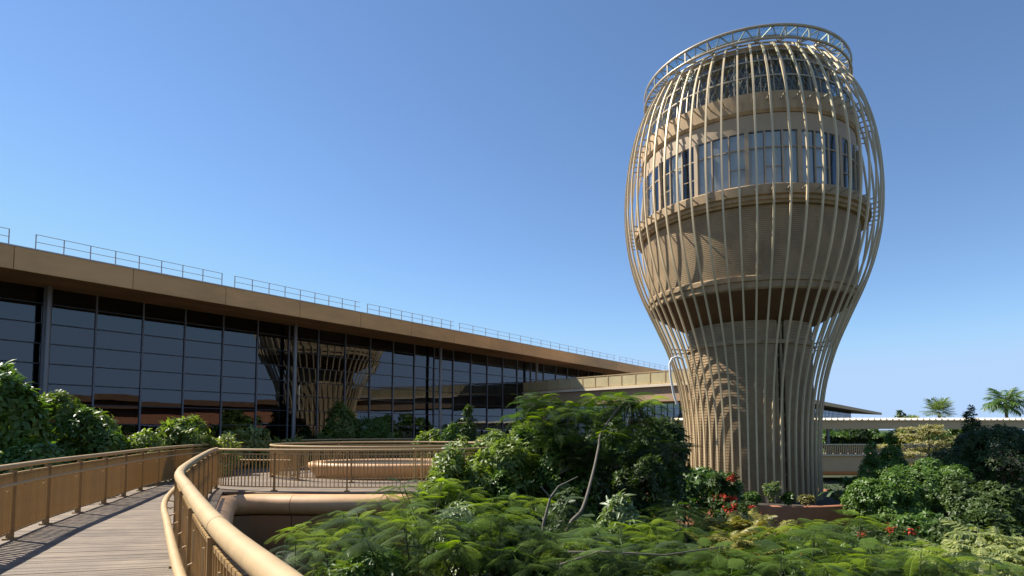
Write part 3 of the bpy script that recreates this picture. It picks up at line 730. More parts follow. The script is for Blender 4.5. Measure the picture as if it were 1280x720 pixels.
# ------------------------------------------------------------------ planting
def tone(col_lo=0, col_hi=1): return col_lo, col_hi
def whorl_crown(name, lobes, nw, per, leaf, lw, m, parent, droop=.25, upb=.35, inner=.12, fold=.1, tilt=.35):
    """whorls of leaves spread over the lobes of a crown; lobes: list of (centre, (rx,ry,rz))"""
    org = worg(parent) if parent else Vector((0, 0, 0))
    C = np.array([list(c) for c, r in lobes]); R = np.array([list(r) for c, r in lobes])
    wgt = (R.prod(1)) ** (2 / 3); wgt /= wgt.sum(); k = rng.choice(len(lobes), nw * 3, p=wgt)
    d = rng.normal(size=(nw * 3, 3)); d /= np.linalg.norm(d, axis=1, keepdims=True)
    keep = rng.random(nw * 3) < np.clip(.55 + d[:, 2] * .9, .12, 1); d = d[keep]; k = k[keep]
    rr = 1 - np.abs(rng.normal(0, inner, len(d))); P = C[k] + d * R[k] * rr[:, None]
    ins = np.zeros(len(P), bool)
    for i in range(len(lobes)):
        q = np.linalg.norm((P - C[i]) / R[i], axis=1) < .72; ins |= q & (k != i)
    P = P[~ins][:nw]; d = d[~ins][:nw]; n = len(P)
    ax = d * .8 + np.array([0, 0, upb]) + rng.normal(0, .25, (n, 3)); ax /= np.linalg.norm(ax, axis=1, keepdims=True)
    # ring of leaves round each axis
    h = np.cross(ax, rng.normal(size=(n, 3))); h /= np.linalg.norm(h, axis=1, keepdims=True); g_ = np.cross(ax, h)
    D = []; O = []; G = []; U = []
    gr = rng.random(n)
    for j in range(per):
        t = 2 * PI * j / per + rng.random(n) * .7; el = tilt + rng.normal(0, .28, n)
        v = (h * np.cos(t)[:, None] + g_ * np.sin(t)[:, None]) * np.cos(el)[:, None] + ax * np.sin(el)[:, None]
        v[:, 2] -= droop * rng.random(n); D.append(v); O.append(P + v * .02 - ax * (rng.random(n) * leaf * .6)[:, None]); U.append(ax)
        G.append(np.clip(gr * .7 + rng.random(n) * .3, 0, 1))
    D = np.concatenate(D); O = np.concatenate(O); U = np.concatenate(U); G = np.concatenate(G)
    sc = leaf * (0.65 + .6 * rng.random(len(D)))
    v, f = leaf_tpl(lw, fold, .2)
    me = leafmesh('crown', v, f, rotmats(D, None, sc, U), O - np.array(list(org)), m, G)
    o = link(bpy.data.objects.new(name, me))
    if parent: o.parent = parent
    return o
def mklobes(c, r, h, n, jit=1., flat=1.):
    out = [(Vector(c), (r * .62, r * .62, h * .62))]
    for i in range(n):
        t = 2 * PI * i / n * 1.0 + random.random() * 1.2; e = random.uniform(-.5, .95)
        q = Vector((math.cos(t) * math.sqrt(max(0, 1 - e * e)) * r * .62, math.sin(t) * math.sqrt(max(0, 1 - e * e)) * r * .62, e * h * .62))
        s_ = random.uniform(.30, .5) * jit; out.append((Vector(c) + q, (r * s_, r * s_, h * s_ * flat)))
    return out
def trunk_to(root, base, lobes, r0, m=None, name='trunk', k=6):
    mb = MB(); b = Vector(base); c = lobes[0][0]; f = b.lerp(c, .45) + Vector((random.uniform(-.1, .1), random.uniform(-.1, .1), 0))
    mb.tube([b, b.lerp(f, .5) + Vector((random.uniform(-.06, .06), 0, 0)), f], [r0, r0 * .8, r0 * .65], 8)
    for cc, rr in lobes[1:k + 1]:
        mid = f.lerp(cc, .5) + Vector((random.uniform(-.15, .15), random.uniform(-.15, .15), .05))
        mb.tube([f, mid, cc], [r0 * .5, r0 * .3, r0 * .12], 6)
    return mb.build(name, m or M['bark'], root, .8)
def bush(px, ytop, Y, rad_, label, mt='lf_mid', leaf=.17, lw=.42, nw=330, per=8, bottom=None, name='shrub', cat='shrub', n=9, droop=.3, dx=0, trunkc=None, flowers=0, tilt=.35, ry=None, group=None, shape=None):
    p = at(px, ytop, Y); zt_ = p.z; zb = bottom if bottom is not None else GZ + .4
    h = (zt_ - zb) / 2 / 1.05; c = Vector((p.x, Y, zt_ - h * 1.02))
    root = thing(name, (p.x + dx, Y, GZ), label, cat, group)
    lobes = shape(c, rad_, h) if shape else mklobes(c, rad_, h, n)
    whorl_crown('crown', lobes, nw, per, leaf, lw, M[mt], root, droop=droop, tilt=tilt)
    trunk_to(root, (p.x + dx, Y, GZ), lobes, min(.09, .04 * rad_ + .02), trunkc and M[trunkc])
    if flowers:
        for i in range(flowers):
            cc, rr = random.choice(lobes[1:]); q = cc + Vector((random.uniform(-1, 1) * rr[0] * .7, -rr[1] * random.uniform(.3, .9), rr[2] * random.uniform(.5, 1.05)))
            nn = 26; D = rng.normal(size=(nn, 3)); D[:, 2] = np.abs(D[:, 2]) + .2
            v, f = leaf_tpl(.7, .1, .2)
            me = leafmesh('flower_cluster', v, f, rotmats(D, None, .11), rng.normal(0, .07, (nn, 3)) + np.array(list(q - worg(root))), M['red'])
            o = link(bpy.data.objects.new('flower_cluster', me)); o.parent = root
    return root
def cone_shape(c, r, h):
    out = [(c, (r * .6, r * .6, h * .8))]
    for i in range(16):
        e = -0.9 + 1.85 * i / 15; w_ = r * (1.05 - (e + 1) / 2 * .95); t = i * 2.4
        out.append((c + Vector((math.cos(t) * w_ * .55, math.sin(t) * w_ * .55, e * h)), (w_ * .6 + .08, w_ * .6 + .08, h * .2)))
    return out
# ---- bipinnate fronds (feathery leaves)
def bipinnate(name, m, L=.6, pairs=12, leaflets=11, arch=.18, W=.17, seed=0):
    r_ = random.Random(seed); v = []; f = []
    def ax(t): return Vector((math.sin(t * 1.3 + seed) * .02, L * t, arch * L * (t * .9 - 1.9 * t * t)))
    for i in range(8):
        a, b = ax(i / 8), ax((i + 1) / 8); n = len(v); w0 = .006
        v += [a + Vector((-w0, 0, 0)), a + Vector((w0, 0, 0)), b + Vector((w0 * .7, 0, 0)), b + Vector((-w0 * .7, 0, 0))]; f.append((n, n + 1, n + 2, n + 3))
    for i in range(pairs):
        t = .2 + .8 * (i + .5) / pairs; o_ = ax(t); pl_ = W * (math.sin(PI * (.16 + .80 * (i + .5) / pairs)) ** .7) * r_.uniform(.9, 1.08)
        for s_ in (-1, 1):
            ang = math.radians(64 - 26 * i / pairs) * s_; d = Vector((math.sin(ang), math.cos(ang), 0)); sag = -.42 * pl_
            nrm_ = Vector((d.y, -d.x, 0))
            for k in range(leaflets):
                u = (k + .6) / leaflets; c_ = o_ + d * pl_ * u + Vector((0, 0, sag * u * u + r_.uniform(-.002, .002))); ll = .0195 * (1 - .45 * abs(u - .45) * 1.6) * (L / .6); lw = pl_ / leaflets * .36
                for q in (-1, 1):
                    e = (nrm_ * q + d * .35).normalized() * ll; n = len(v)
                    v += [c_ - d * lw, c_ + d * lw, c_ + e + d * lw * .7 + Vector((0, 0, -.002)), c_ + e - d * lw * .9 + Vector((0, 0, -.002))]; f.append((n, n + 1, n + 2, n + 3))
    me = bpy.data.meshes.new(name); me.from_pydata([tuple(q) for q in v], [], f); a = me.attributes.new('rnd', 'FLOAT', 'FACE')
    a.data.foreach_set('value', np.array([r_.random() * .6 for _ in f], np.float32)); me.materials.append(m); return me
FR = {k: [bipinnate('frond', M[k], .62, 13, 11, a_, .17, i) for i, a_ in enumerate((.12, .22, .35))] for k in ('fr_dark', 'fr_mid', 'fr_bright')}
def pinnate(name, m, L=.5, pairs=11, ll=.13, lw=.028, arch=.3, droop=.35, seed=1):
    r_ = random.Random(seed); v = []; f = []
    def ax(t): return Vector((0, L * t * (1 - .12 * t), arch * L * (t - 1.15 * t * t)))
    for i in range(8):
        a, b = ax(i / 8), ax((i + 1) / 8); n = len(v); w0 = L * .009
        v += [a + Vector((-w0, 0, 0)), a + Vector((w0, 0, 0)), b + Vector((w0 * .6, 0, 0)), b + Vector((-w0 * .6, 0, 0))]; f.append((n, n + 1, n + 2, n + 3))
    for i in range(pairs):
        t = .14 + .86 * (i + .5) / pairs; o_ = ax(t); l_ = ll * (math.sin(PI * (.2 + .72 * (i + .5) / pairs)) ** .6) * r_.uniform(.88, 1.1)
        for s_ in (-1, 1):
            ang = math.radians(68 - 34 * i / pairs) * s_; d = Vector((math.sin(ang), math.cos(ang), .1 - droop * r_.uniform(.6, 1.1))).normalized(); sd_ = d.cross(Vector((0, 0, 1))).normalized() * lw
            n = len(v); v += [o_, o_ + d * l_ * .4 + sd_ + Vector((0, 0, .012)), o_ + d * l_ * 1.0 + Vector((0, 0, -droop * l_ * .4)), o_ + d * l_ * .4 - sd_ + Vector((0, 0, .012)), o_ + d * l_ * .5]
            f += [(n, n + 1, n + 4), (n + 1, n + 2, n + 4), (n, n + 4, n + 3), (n + 4, n + 2, n + 3)]
    me = bpy.data.meshes.new(name); me.from_pydata([tuple(q) for q in v], [], f); a = me.attributes.new('rnd', 'FLOAT', 'FACE')
    a.data.foreach_set('value', np.array([r_.random() for _ in f], np.float32)); me.materials.append(m); return me
def place_frond(root, me, p, az, el, sc, roll=0., name='frond'):
    """frond base at p, pointing to azimuth az with elevation el"""
    R = Matrix.Rotation(az - PI / 2, 3, 'Z') @ Matrix.Rotation(el, 3, 'X') @ Matrix.Rotation(roll, 3, 'Y')
    o = link(bpy.data.objects.new(name, me)); o.parent = root; o.location = Vector(p) - worg(root); o.rotation_euler = R.to_euler(); o.scale = (sc, sc, sc); return o
def feather_tree(px, ytop, Y, r, label, nros=26, bright=.2, mid=.35, per=8, sc=1., thick=.7, trunk=None, fill=.5, mt='fr_dark', fy=1., tipbright=True):
    p = at(px, ytop, Y); root = thing('feather_leaved_tree', (p.x, Y, GZ), label, 'tree')
    base = Vector((p.x, Y, GZ)); top = p.z - .12; ros = []
    for i in range(nros):
        q = math.sqrt((i + .5) / nros); t = i * 2.399 + random.uniform(-.3, .3)
        lay = random.random() * thick if i % 3 else 0
        ros.append(Vector((p.x + math.cos(t) * q * r, Y + math.sin(t) * q * r * fy, top - .30 * q * q * r - lay - random.uniform(0, .12))))
    br = MB()
    if trunk:
        f0 = Vector(trunk[-1]); pts = []; tt = [trunk[0]] + list(trunk) + [trunk[-1]]
        for a, b, c, d in zip(tt, tt[1:], tt[2:], tt[3:]):
            for k in range(5):
                t = k / 5; pts.append(.5 * ((2 * b) + (c - a) * t + (2 * a - 5 * b + 4 * c - d) * t * t + (3 * b - a - 3 * c + d) * t ** 3))
        pts.append(f0)
    else:
        f0 = Vector((p.x + random.uniform(-.2, .2), Y, top - thick - .9)); pts = [base, base.lerp(f0, .5) + Vector((random.uniform(-.15, .15), 0, 0)), f0]
    rr = [(.065 if not trunk else .042) - (.035 if not trunk else .02) * i / (len(pts) - 1) for i in range(len(pts))]
    br.tube(pts, rr, 8); br.build('trunk', M['palebark'], root, .8)
    bb = MB()
    for q in ros: bb.tube([f0, f0.lerp(q, .55) + Vector((0, 0, -.12)), q], [.024, .015, .006], 5)
    bb.build('branches', M['twig'], root, .8)
    for i, q in enumerate(ros):
        kind = 'fr_bright' if random.random() < bright + .12 and i % 3 != 1 else ('fr_mid' if random.random() < mid else mt)
        a0 = random.random() * 6.28; n_ = per + random.choice((-1, 0, 1))
        for j in range(n_):
            az = a0 + j * 2.4; low = j / n_
            el = random.uniform(.15, .45) - low * .65
            kk = kind if (kind != 'fr_bright' or j < n_ * .7) else 'fr_mid'
            place_frond(root, random.choice(FR[kk]), q - Vector((0, 0, .05 * low)), az, el, sc * random.uniform(.7, 1.15) * (.75 if kk == 'fr_bright' else 1), random.uniform(-.3, .3))
    return root
# foreground canopy (tops seen from the walkway)
feather_tree(350, 664, 6.9, .78, 'low bright green feathery tree top touching the near railing', 9, .75, .6, 7, .72, .35)
feather_tree(440, 628, 9.6, 1.05, 'feathery tree with lime shoots below the rounded coping', 20, .85, .5, 8, .9, .5)
feather_tree(510, 621, 8.4, 1.12, 'feathery tree in the bottom foreground left of centre', 20, .35, .5, 8, .9, .7)
feather_tree(540, 591, 12.2, 1.29, 'feathery tree with yellow green shoots right of the picket railing end', 22, .9, .45, 8, 1.0, .5)
feather_tree(612, 631, 8.6, 1.18, 'layered feathery tree at bottom centre beside the forked stem', 22, .5, .45, 8, .95, .7)
feather_tree(650, 613, 11.5, 1.23, 'spreading feathery tree around the pale forked stem', 18, .25, .5, 8, .95, .5)
feather_tree(722, 659, 8.2, 1.01, 'dark low feathery tree under the leaning bare trunk', 18, .1, .5, 8, .9, .5)
feather_tree(800, 641, 9.6, 1.23, 'feathery tree with bright middle shoots right of the leaning trunk', 22, .45, .5, 8, .95, .55)
feather_tree(842, 623, 13.4, 1.46, 'dark dome of feathery leaves below the round glossy shrub at the tower foot', 20, .05, .3, 8, 1.1, .5)
feather_tree(880, 667, 8.0, 0.95, 'dark feathery tree at the bottom under the croton leaves', 16, .15, .5, 8, .85, .5)
feather_tree(1000, 651, 9.3, 1.29, 'feathery tree in front of the right part of the terracotta planter', 24, .3, .5, 8, .95, .6)
feather_tree(1062, 637, 11.5, 1.34, 'feathery tree whose lime top stands below the right planter edge', 20, .45, .5, 8, 1., .5)
feather_tree(1138, 673, 7.8, 0.78, 'brightest yellow green feathery tree at the bottom right', 12, .9, .7, 8, .85, .3)
feather_tree(960, 683, 7.4, 0.90, 'small dark feathery tree at the bottom edge right of the croton', 14, .1, .5, 8, .85, .4)
feather_tree(1225, 685, 7.6, 0.90, 'dark feathery tree in the bottom right corner of the photo', 14, .05, .5, 8, .85, .4)
# tall feathery tree with the leaning trunk
tk = [at(690, 760, 12.6), at(706, 676, 12.9), at(728, 636, 13.3), at(741, 592, 13.9), at(748, 560, 14.4), at(752, 540, 14.8), at(775, 508, 15.2), at(790, 497, 15.5)]
tk[0].z = GZ
T3 = feather_tree(778, 484, 15.6, 1.15, 'tallest feathery tree in the centre with a long bare leaning trunk', 30, .3, .7, 9, 1.15, 1.2, trunk=tk)
def extra_fans(root, fans, sc=1.1, kind='fr_dark'):
    for (x, y, Y, r_, n_) in fans:
        c = at(x, y, Y); mb = MB()
        for i in range(n_):
            q = c + Vector((random.uniform(-r_, r_), random.uniform(-r_, r_) * .7, random.uniform(-.14, .05))); mb.tube([c - Vector((0, 0, .35)), q], [.014, .006], 5)
            kd = random.choice((kind, kind, 'fr_mid'))
            for j in range(7): place_frond(root, random.choice(FR[kd]), q, j * 2.4 + i, random.uniform(-.35, .35), sc * random.uniform(.7, 1.1), random.uniform(-.3, .3))
        mb.build('branches', M['palebark'], root, .8)
feather_tree(700, 494, 16.2, 1.35, 'feathery tree with drooping fans just left of the tallest one', 36, .12, .55, 9, 1.15, 1.7)
feather_tree(672, 484, 17.6, .6, 'feathery tree top with pale shoots in front of the footbridge rail end', 9, .6, .6, 8, .9, .4)
extra_fans(T3, [(838, 560, 15.8, .4, 4), (770, 570, 15.0, .6, 6), (730, 560, 15.2, .5, 5), (800, 585, 15, .5, 5), (700, 575, 15.2, .5, 5)], 1.0)
# pale forked stem
st = MB(); a_, b_, c_, d_ = at(676, 740, 10.6), at(679, 656, 10.7), at(688, 622, 10.8), at(676, 608, 10.8)
a_.z = GZ; st.tube([a_, b_, c_], [.04, .026, .022], 8); st.tube([c_, d_], [.018, .01], 7)
st.tube([c_, at(698, 608, 10.9), at(722, 596, 11)], [.02, .014, .008], 7)
o = st.build('bare_stem', M['palebark'], None, .8); tag(o, 'pale bare forked stem rising out of the foreground leaves', 'stem')
# pale dead branches lying across the foreground
for pts, lb in ((((706, 690, 7.8), (760, 690, 7.7), (830, 694, 7.8), (905, 683, 8.2)), 'long pale horizontal branch across the bottom leaves'), (((700, 706, 7.4), (730, 696, 7.5), (752, 688, 7.7)), 'short pale branch crossing the long horizontal one')):
    o = MB().tube([at(*q) for q in pts], [.015, .013, .010, .006][:len(pts)], 7).build('dead_branch', M['palebark'], None, .8); tag(o, lb, 'branch')
# ---- broad leaved shrubs behind the left railing
bush(2, 424, 14.5, .95, 'tall dark glossy tree at the left edge above the outer railing', 'lf_mid', .27, .42, 620, 8, name='glossy_tree', cat='tree', droop=.75, n=13, bottom=-1.6)
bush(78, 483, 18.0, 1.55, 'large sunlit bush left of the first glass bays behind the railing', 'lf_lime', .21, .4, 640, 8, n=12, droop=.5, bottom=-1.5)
bush(112, 505, 17.8, 1.1, 'rounded dark bush right of the large sunlit one', 'lf_mid', .18, .42, 430, 8, n=9, droop=.5, bottom=-1.5)
bush(55, 547, 14.2, 1.3, 'low dark bush leaning on the outer railing at far left', 'lf_mid', .2, .42, 480, 8, n=10, droop=.5, bottom=-1.8)
bush(165, 524, 18.5, 1.15, 'low bush behind the railing right of the sunlit bush', 'lf_lime', .2, .42, 330, 8, droop=.5, bottom=-1.6)  # lime leaf colour stands in for sunlight, here and on the next bush
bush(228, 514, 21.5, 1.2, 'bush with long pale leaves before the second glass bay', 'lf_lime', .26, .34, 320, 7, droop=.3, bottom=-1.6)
bush(268, 533, 21.8, 1.0, 'low upright leafy bush right of the long leaved one', 'lf_palelime', .24, .34, 200, 7, droop=.2, bottom=-1.6)
bush(308, 532, 26, 1.4, 'low pale leaved bush behind the railing left of the second steel column', 'lf_palelime', .26, .36, 260, 7, droop=.3, bottom=-1.6)  # paler leaf tone, here and next, replaces sun blocked by the terminal
bush(352, 531, 28, 1.4, 'low pale leaved bush just left of the lime tree behind the far railing', 'lf_palelime', .26, .36, 240, 7, droop=.3, bottom=-1.6)
bush(418, 500, 35.6, 1.65, 'lime green rounded tree before the mirrored tower', 'lf_lime', .27, .42, 640, 8, name='leafy_tree', cat='tree', droop=.4, n=10)  # lime leaves also make up for sunlight the roof cuts off
bush(388, 522, 36.2, 1.05, 'dark narrow bush at the left side of the lime green tree', 'lf_dark', .25, .42, 330, 8, droop=.4)
bush(464, 513, 36.5, 1.7, 'loose yellowish green bush right of the lime green tree', 'lf_mid', .24, .24, 620, 9, droop=.5, n=11)
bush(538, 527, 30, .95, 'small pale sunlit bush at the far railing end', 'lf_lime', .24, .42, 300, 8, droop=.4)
bush(586, 512, 31, 1.1, 'dark pointed bush under the footbridge start', 'lf_dark', .25, .4, 420, 8, droop=.4, shape=cone_shape)
bush(562, 527, 29.5, .9, 'mid green bush between the small sunlit one and the pointed one', 'lf_mid', .23, .42, 300, 8, droop=.4)
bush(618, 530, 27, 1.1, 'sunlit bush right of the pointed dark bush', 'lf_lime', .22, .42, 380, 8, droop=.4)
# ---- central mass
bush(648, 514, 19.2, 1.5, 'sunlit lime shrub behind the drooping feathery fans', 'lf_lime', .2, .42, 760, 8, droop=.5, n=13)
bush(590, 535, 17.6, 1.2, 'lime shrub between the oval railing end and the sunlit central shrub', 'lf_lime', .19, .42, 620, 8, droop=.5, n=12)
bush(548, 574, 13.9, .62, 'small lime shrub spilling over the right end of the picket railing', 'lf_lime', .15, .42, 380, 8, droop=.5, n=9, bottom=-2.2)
bush(708, 552, 15.6, 1.1, 'glossy mid green shrub crossing behind the forked stem top', 'lf_mid', .18, .42, 620, 8, droop=.5, n=11)
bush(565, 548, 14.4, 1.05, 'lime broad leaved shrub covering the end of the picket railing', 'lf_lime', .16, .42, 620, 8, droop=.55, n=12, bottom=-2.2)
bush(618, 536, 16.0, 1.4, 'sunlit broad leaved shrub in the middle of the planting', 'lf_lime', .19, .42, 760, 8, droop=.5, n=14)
bush(672, 526, 17.5, 1.4, 'glossy shrub under the drooping feathery fans', 'lf_mid', .2, .42, 620, 8, droop=.5, n=12)
bush(640, 566, 15.2, .9, 'smaller glossy shrub in front of the sunlit central shrub', 'lf_mid', .17, .42, 430, 8, droop=.5)
bush(755, 500, 20, 1.0, 'pale dotted shrub behind the leaning trunk', 'lf_mid', .2, .42, 560, 8, droop=.5, n=10)
bush(820, 505, 21, 1.25, 'tall dark shrub hugging the left foot of the tower', 'lf_dark', .2, .42, 820, 8, droop=.5, n=14)
bush(800, 556, 18, 1.1, 'dark shrub behind the lowest feathery fans of the tallest tree', 'lf_dark', .19, .42, 560, 8, droop=.5)
bush(735, 545, 17.5, 1.0, 'dark glossy shrub behind the middle of the leaning trunk', 'lf_dark', .2, .42, 480, 8, droop=.5)
bush(763, 614, 12.6, .85, 'silver green shrub with long drooping shiny leaves right of the leaning trunk', 'lf_pale', .24, .26, 330, 8, droop=.75, n=9, bottom=-2.6)
bush(700, 600, 14, .9, 'dark glossy shrub between forked stem and leaning trunk', 'lf_dark', .18, .42, 420, 8, droop=.5)
bush(455, 668, 7.9, .75, 'schefflera with shiny finger leaves in the dark foreground', 'lf_mid', .2, .26, 260, 9, droop=.7, name='finger_leaved_plant', cat='plant', bottom=-2.6)
bush(575, 618, 9.8, .55, 'finger leaved plant with pale shine amid the centre left ferns', 'lf_pale', .17, .26, 130, 9, droop=.7, name='finger_leaved_plant', cat='plant', bottom=-2)
bush(872, 578, 27.5, 2.1, 'large dark glossy shrub topped by red flowers left of the tower foot', 'lf_mid', .24, .5, 900, 8, droop=.3, n=14, flowers=0)
bush(905, 577, 25.2, .7, 'small shrub with orange red flower heads at the left tower foot', 'lf_dark', .2, .45, 220, 8, droop=.3, flowers=9)
bush(925, 625, 24, .9, 'low shrub with coral flowers before the left planter rim', 'lf_dark', .2, .4, 240, 8, flowers=10)
bush(975, 664, 18, 1.1, 'low flowering shrub under the middle of the terracotta planter', 'lf_mid', .17, .4, 330, 8, flowers=8)
# ---- plants in the tower planter
def tp(px, py, r_): 
    return at(px, py, r_)
for px, yt, Y, rr, lb in ((962, 600, 31.4, .45, 'small shrub with broad white green leaves at the front of the tower planter'), (940, 612, 31.3, .4, 'dark little shrub at the left front of the tower planter'),
                          (985, 616, 31.2, .4, 'low leafy tuft in the tower planter under the middle ribs'), (1008, 618, 31.4, .35, 'low yellowish tuft in the tower planter right of the middle tuft'),
                          (1066, 592, 34, .75, 'rounded dark plant at the right side of the tower planter'), (1048, 612, 32.5, .5, 'low dark plant in the tower planter under the arching leaves')):
    bush(px, yt, Y, rr, lb, 'lf_pale' if 'white' in lb else ('lf_olive' if 'yellowish' in lb else 'lf_mid'), .2, .42, 70, 7, bottom=-2.35, name='planter_shrub', n=5)
bt = thing('arching_plant', (21.0 - 3.5, 31.5, -2.35), 'arching plant with curved shiny leaves at the right front of the tower planter', 'plant')
for i in range(9):
    az = i * .75; L_ = random.uniform(.9, 1.5); pts = [worg(bt) + Vector((math.cos(az) * L_ * t, math.sin(az) * L_ * t * .7, 1.5 * L_ * (t * 1.2 - t * t * .95))) for t in np.linspace(0, 1, 8)]
    mb = MB(); 
    for a_, b_ in zip(pts[:-1], pts[1:]): mb.beam(a_, b_, .16 if a_ != pts[0] else .04, .02)
    mb.build('leaf', M['lf_pale'] if i % 2 else M['lf_mid'], bt, .9)
# ---- croton like plants with yellow edged feather leaves
CRO = [pinnate('frond', M['croton'], .5, 12, .15, .022, .35, .35, i) for i in (1, 2)]
PAL = [pinnate('frond', M['lf_palelime'], .5, 8, .17, .036, .3, .5, i) for i in (3, 4)]
def rosette_plant(px, py, Y, r, n, mesh, label, sc=1., name='feather_leaf_plant', cat='plant', up=.5, stems=True):
    c = at(px, py, Y); root = thing(name, (c.x, Y, GZ), label, cat); mb = MB()
    for i in range(n):
        t = i * 2.399; q = math.sqrt((i + .5) / n) * r; p = c + Vector((math.cos(t) * q, math.sin(t) * q, -.5 * q * q / max(r, .1) - random.random() * .35))
        mb.tube([Vector((c.x + math.cos(t) * q * .2, Y + math.sin(t) * q * .2, GZ)), p - Vector((0, 0, .6)), p], [.03, .02, .012], 5)
        for j in range(8): place_frond(root, random.choice(mesh), p, j * 2.4 + t, up - j * .11 + random.uniform(-.1, .1), sc * random.uniform(.75, 1.15), random.uniform(-.3, .3))
    mb.build('stems', M['bark'], root, .8); return root
rosette_plant(930, 648, 13, .75, 9, CRO, 'yellow edged feather leaved plant in front of the tower planter left end', 1.25, up=.8)
rosette_plant(905, 672, 9.6, .45, 6, CRO, 'feather leaved plant with dark green leaflets beside the long pale branch', 1.0, up=.6)
rosette_plant(1245, 658, 9.8, .8, 16, PAL, 'pale drooping compound leaved shrub at the right edge foreground', 1.05, up=.35)
rosette_plant(1205, 684, 9.2, .6, 9, PAL, 'pale compound leaved shrub between the brightest feathery tree and the right edge one', .95, up=.35)
# ---- right hand planting
bush(1088, 556, 31, .95, 'narrow pointed dark shrub nearest the right side of the tower', 'lf_mid', .16, .42, 800, 8, shape=cone_shape)
bush(1113, 544, 30, 1.3, 'taller pointed leafy shrub right of the narrow one', 'lf_mid', .16, .42, 1100, 8, shape=cone_shape)
bush(1105, 588, 25.5, 1.6, 'broad dark bush right of the terracotta planter end', 'lf_mid', .16, .45, 1500, 8, n=14)
bush(1160, 566, 26.5, 1.7, 'broad rounded shiny bush below the layered pale tree', 'lf_mid', .16, .45, 1600, 8, n=15)
bush(1205, 588, 24.5, 1.4, 'dark bush between the shiny bush and the big dark tree', 'lf_dark', .16, .45, 1100, 8, n=11)
bush(1250, 530, 29, 2.9, 'big dark spreading tree filling the right edge', 'lf_dark', .16, .4, 3600, 8, name='dark_tree', cat='tree', n=24, bottom=-2.6, trunkc='bark')
bush(1213, 514, 31, 1.3, 'dark conical tree with a thin spire top', 'lf_dark', .16, .36, 1300, 8, name='conical_tree', cat='tree', shape=cone_shape)
bush(1270, 600, 20, 1.3, 'black green bush in the shade under the big dark tree', 'lf_dark', .16, .45, 800, 8, n=10)
# layered tree
p = at(1160, 532, 44); LT = thing('layered_tree', (p.x, 44, GZ), 'pale olive tree with flat horizontal layers of foliage before the walkway', 'tree')
lob = []
for i in range(26):
    z = p.z - .1 - i * .16; r_ = (.6 + 2.7 * min(1, i / 8)) * random.uniform(.5, 1); t = i * 2.4
    lob.append((Vector((p.x + math.cos(t) * r_ * .75, 44 + math.sin(t) * r_ * .6, z)), (random.uniform(.8, 1.5), 1.0, .13)))
whorl_crown('crown', lob, 1500, 7, .2, .45, M['lf_olive'], LT, droop=.1, upb=1.)
MB().tube([(p.x, 44, GZ), (p.x, 44, p.z - .1)], [.16, .03], 8).build('trunk', M['bark'], LT, .8)
# filler shrubs between the foreground canopy and the tower (each a thing)
fillers = [(830, 655, 17, 1.3), (885, 645, 20, 1.2), (1040, 668, 17, 1.2), (1100, 652, 19, 1.3), (1150, 640, 21, 1.3), (1180, 664, 15, 1.1), (1130, 660, 15, 1.1), (760, 668, 13, 1.0), (1010, 664, 22, 1.3), (1230, 632, 17, 1.2), (870, 668, 12, 1.0), (1075, 684, 11, .9), (1160, 690, 10.5, .9), (660, 690, 8.2, .9), (560, 690, 8, .8), (480, 700, 7.4, .7), (400, 700, 7.2, .6), (750, 700, 9.5, 1.0), (1010, 700, 8.2, .8), (930, 704, 8.8, .8)]
desc = ['dark low shrub under the dark feathery dome', 'low shrub below the big glossy shrub at the tower foot', 'low shrub under the planter front right of the flowering one', 'shrub with a few coral flowers before the broad dark bush', 'low coral flowered shrub before the broad shiny bush', 'low leafy shrub left of the pale compound leaved one', 'dark little shrub behind the brightest feathery tree', 'dark shrub below the silver green drooping shrub', 'low dark shrub tight before the terracotta planter', 'leafy shrub at the foot of the dark right hand bushes', 'dark shrub behind the feather leaved plant by the long branch', 'dark undergrowth shrub below the lime topped feathery tree', 'dark undergrowth shrub right beneath the brightest feathery tree', 'dark undergrowth shrub at bottom centre below the forked stem', 'dark undergrowth shrub under the bottom centre left ferns', 'dark undergrowth shrub by the finger leaved plant', 'dark undergrowth shrub next to the near rail pipe', 'dark undergrowth shrub under the long pale branch', 'dark undergrowth shrub at the bottom beneath the planter view', 'dark undergrowth shrub at the bottom under the croton leaves']
for (px, yt, Y, rr), lb in zip(fillers, desc):
    bush(px, yt, Y, rr, lb, 'lf_dark' if 'dark' in lb else 'lf_mid', .15 if Y < 12 else .18, .4, 380, 8, n=9, flowers=3 if 'coral' in lb else 0)
# dense low ground cover
n = 5200; X = rng.uniform(-13, 34, n); Y = rng.uniform(4, 52, n)
keep = ((X - TX) ** 2 + (Y - TY) ** 2 > 6.6 ** 2) & (((X > -5.2) & (Y < 15.2) & (X > .3 * Y * -1 - .2)) | (X > 1.8) | (Y > 36))
X = X[keep]; Y = Y[keep]; P = np.stack([X, Y, GZ + .1 + rng.random(len(X)) * .45], 1)
D = rng.normal(size=(len(P) * 6, 3)); D[:, 2] = np.abs(D[:, 2]) * .6 + .1
v, f = leaf_tpl(.45, .1, .2)
me = leafmesh('ground_cover', v, f, rotmats(D, None, .28 * (.6 + .6 * rng.random(len(D)))), np.repeat(P, 6, 0) + rng.normal(0, .08, (len(D), 3)), M['lf_dark'])
o = link(bpy.data.objects.new('ground_cover', me)); tag(o, 'dense low dark leafy ground cover between the shrubs', 'ground cover', kind='stuff')
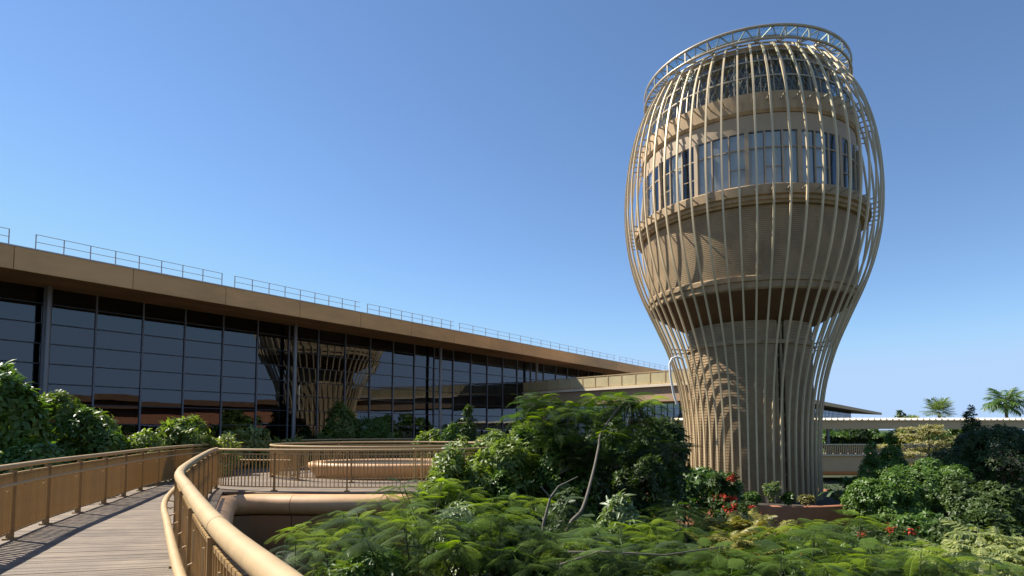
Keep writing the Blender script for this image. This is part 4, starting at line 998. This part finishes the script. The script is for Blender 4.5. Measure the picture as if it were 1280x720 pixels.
# ---- far planting
def far_palm(px, ytop, Y, L_, label, fan=False):
    p = at(px, ytop, Y); c = Vector((p.x, Y, p.z - L_ * .55)); root = thing('palm_tree', (p.x, Y, GZ), label, 'palm')
    MB().tube([(p.x, Y, GZ), (p.x + .1, Y, c.z * .5), c], [.28, .2, .16], 9).build('trunk', M['bark'], root, .8)
    me = pinnate('frond', M['lf_mid'] if not fan else M['lf_pale'], L_, 20, L_ * .42, L_ * .02, .55, .7, 5) if not fan else pinnate('frond', M['lf_pale'], L_ * .8, 9, L_ * .5, L_ * .028, .2, .15, 6)
    for i in range(22 if not fan else 30): place_frond(root, me, c, i * 2.4, 1.15 - i * (.075 if not fan else .05), random.uniform(.85, 1.1), random.uniform(-.3, .3))
far_palm(1256, 490, 78, 2.9, 'tall feather palm against the sky at the far right')
far_palm(1173, 502, 82, 2.6, 'bushy fan palm rising over the walkway roof', True)
far_palm(1140, 521, 90, 1.8, 'small fan palm partly hidden by the walkway roof', True)
bush(1126, 513, 118, 1.6, 'tiny distant tree left of the fan palms', 'lf_dark', .5, .5, 120, 7, name='distant_tree', cat='tree')
bush(1136, 518, 118, 1.3, 'second tiny distant tree close to the fan palms', 'lf_dark', .5, .5, 100, 7, name='distant_tree', cat='tree')
for i, px in enumerate((1040, 1068, 1096, 1122, 862, 1150, 1190)):
    lbs = ['green tree seen through the walkway opening beside the tower', 'tree seen through the walkway opening left of its column', 'tree seen through the walkway opening right of its column', 'pinkish leaved tree at the right end of the visible walkway opening', 'tree behind the tower left flank beyond the walkway', 'tree behind the layered pale tree beyond the walkway', 'tree behind the dark conical tree beyond the walkway']
    bush(px, 530, 74, 3.0, lbs[i], ['lf_mid', 'lf_dark', 'lf_mid', 'lf_olive', 'lf_dark', 'lf_mid', 'lf_mid'][i], .35, .45, 420, 7, name='background_tree', cat='tree')
for i, px in enumerate((1036, 1045, 1054, 1064, 1073, 1083, 1093, 1101, 1109, 1117, 1126)):
    lbs = ['nearest the tower', 'second from the tower', 'third from the tower', 'fourth from the tower', 'just left of the walkway column', 'right at the walkway column', 'just right of the walkway column', 'eighth from the tower', 'ninth from the tower', 'tenth from the tower', 'farthest from the tower']
    p = at(px, 545, 61.5); root = thing('potted_shrub', (p.x, 61.5, -.9), 'dark rounded potted shrub along the walkway railing, ' + lbs[i], 'shrub', 'potted shrubs along the covered walkway')
    MB().lathe([(.01, 0), (.25, 0), (.34, .5), (.3, .5), (.28, .45)], (p.x, 61.5, -.9), 14).build('pot', M['brown'], root, .6)
    whorl_crown('crown', mklobes(Vector((p.x, 61.5, .25 + .0)), .42, .72, 5), 60, 7, .2, .5, M['lf_dark'], root)
# trees on the far side of the garden, seen mirrored in the glass
mir = ['nearest', 'second', 'third', 'fourth', 'fifth', 'sixth', 'seventh']
for i in range(7):
    v_ = F(36 + i * 9, -17 - (i % 2) * 3, 0)
    p_ = Vector((v_.x, v_.y, 0)); root = thing('garden_tree', (p_.x, p_.y, GZ), mir[i] + ' dark tree of the row mirrored in the terminal glass right of the mirrored tower', 'tree', 'trees mirrored in the glass')
    lobes = mklobes(Vector((p_.x, p_.y, .4 + (i % 3) * .8)), 3.6, 3.6, 8)
    whorl_crown('crown', lobes, 420, 7, .5, .45, M['lf_mid'], root); trunk_to(root, (p_.x, p_.y, GZ), lobes, .16)
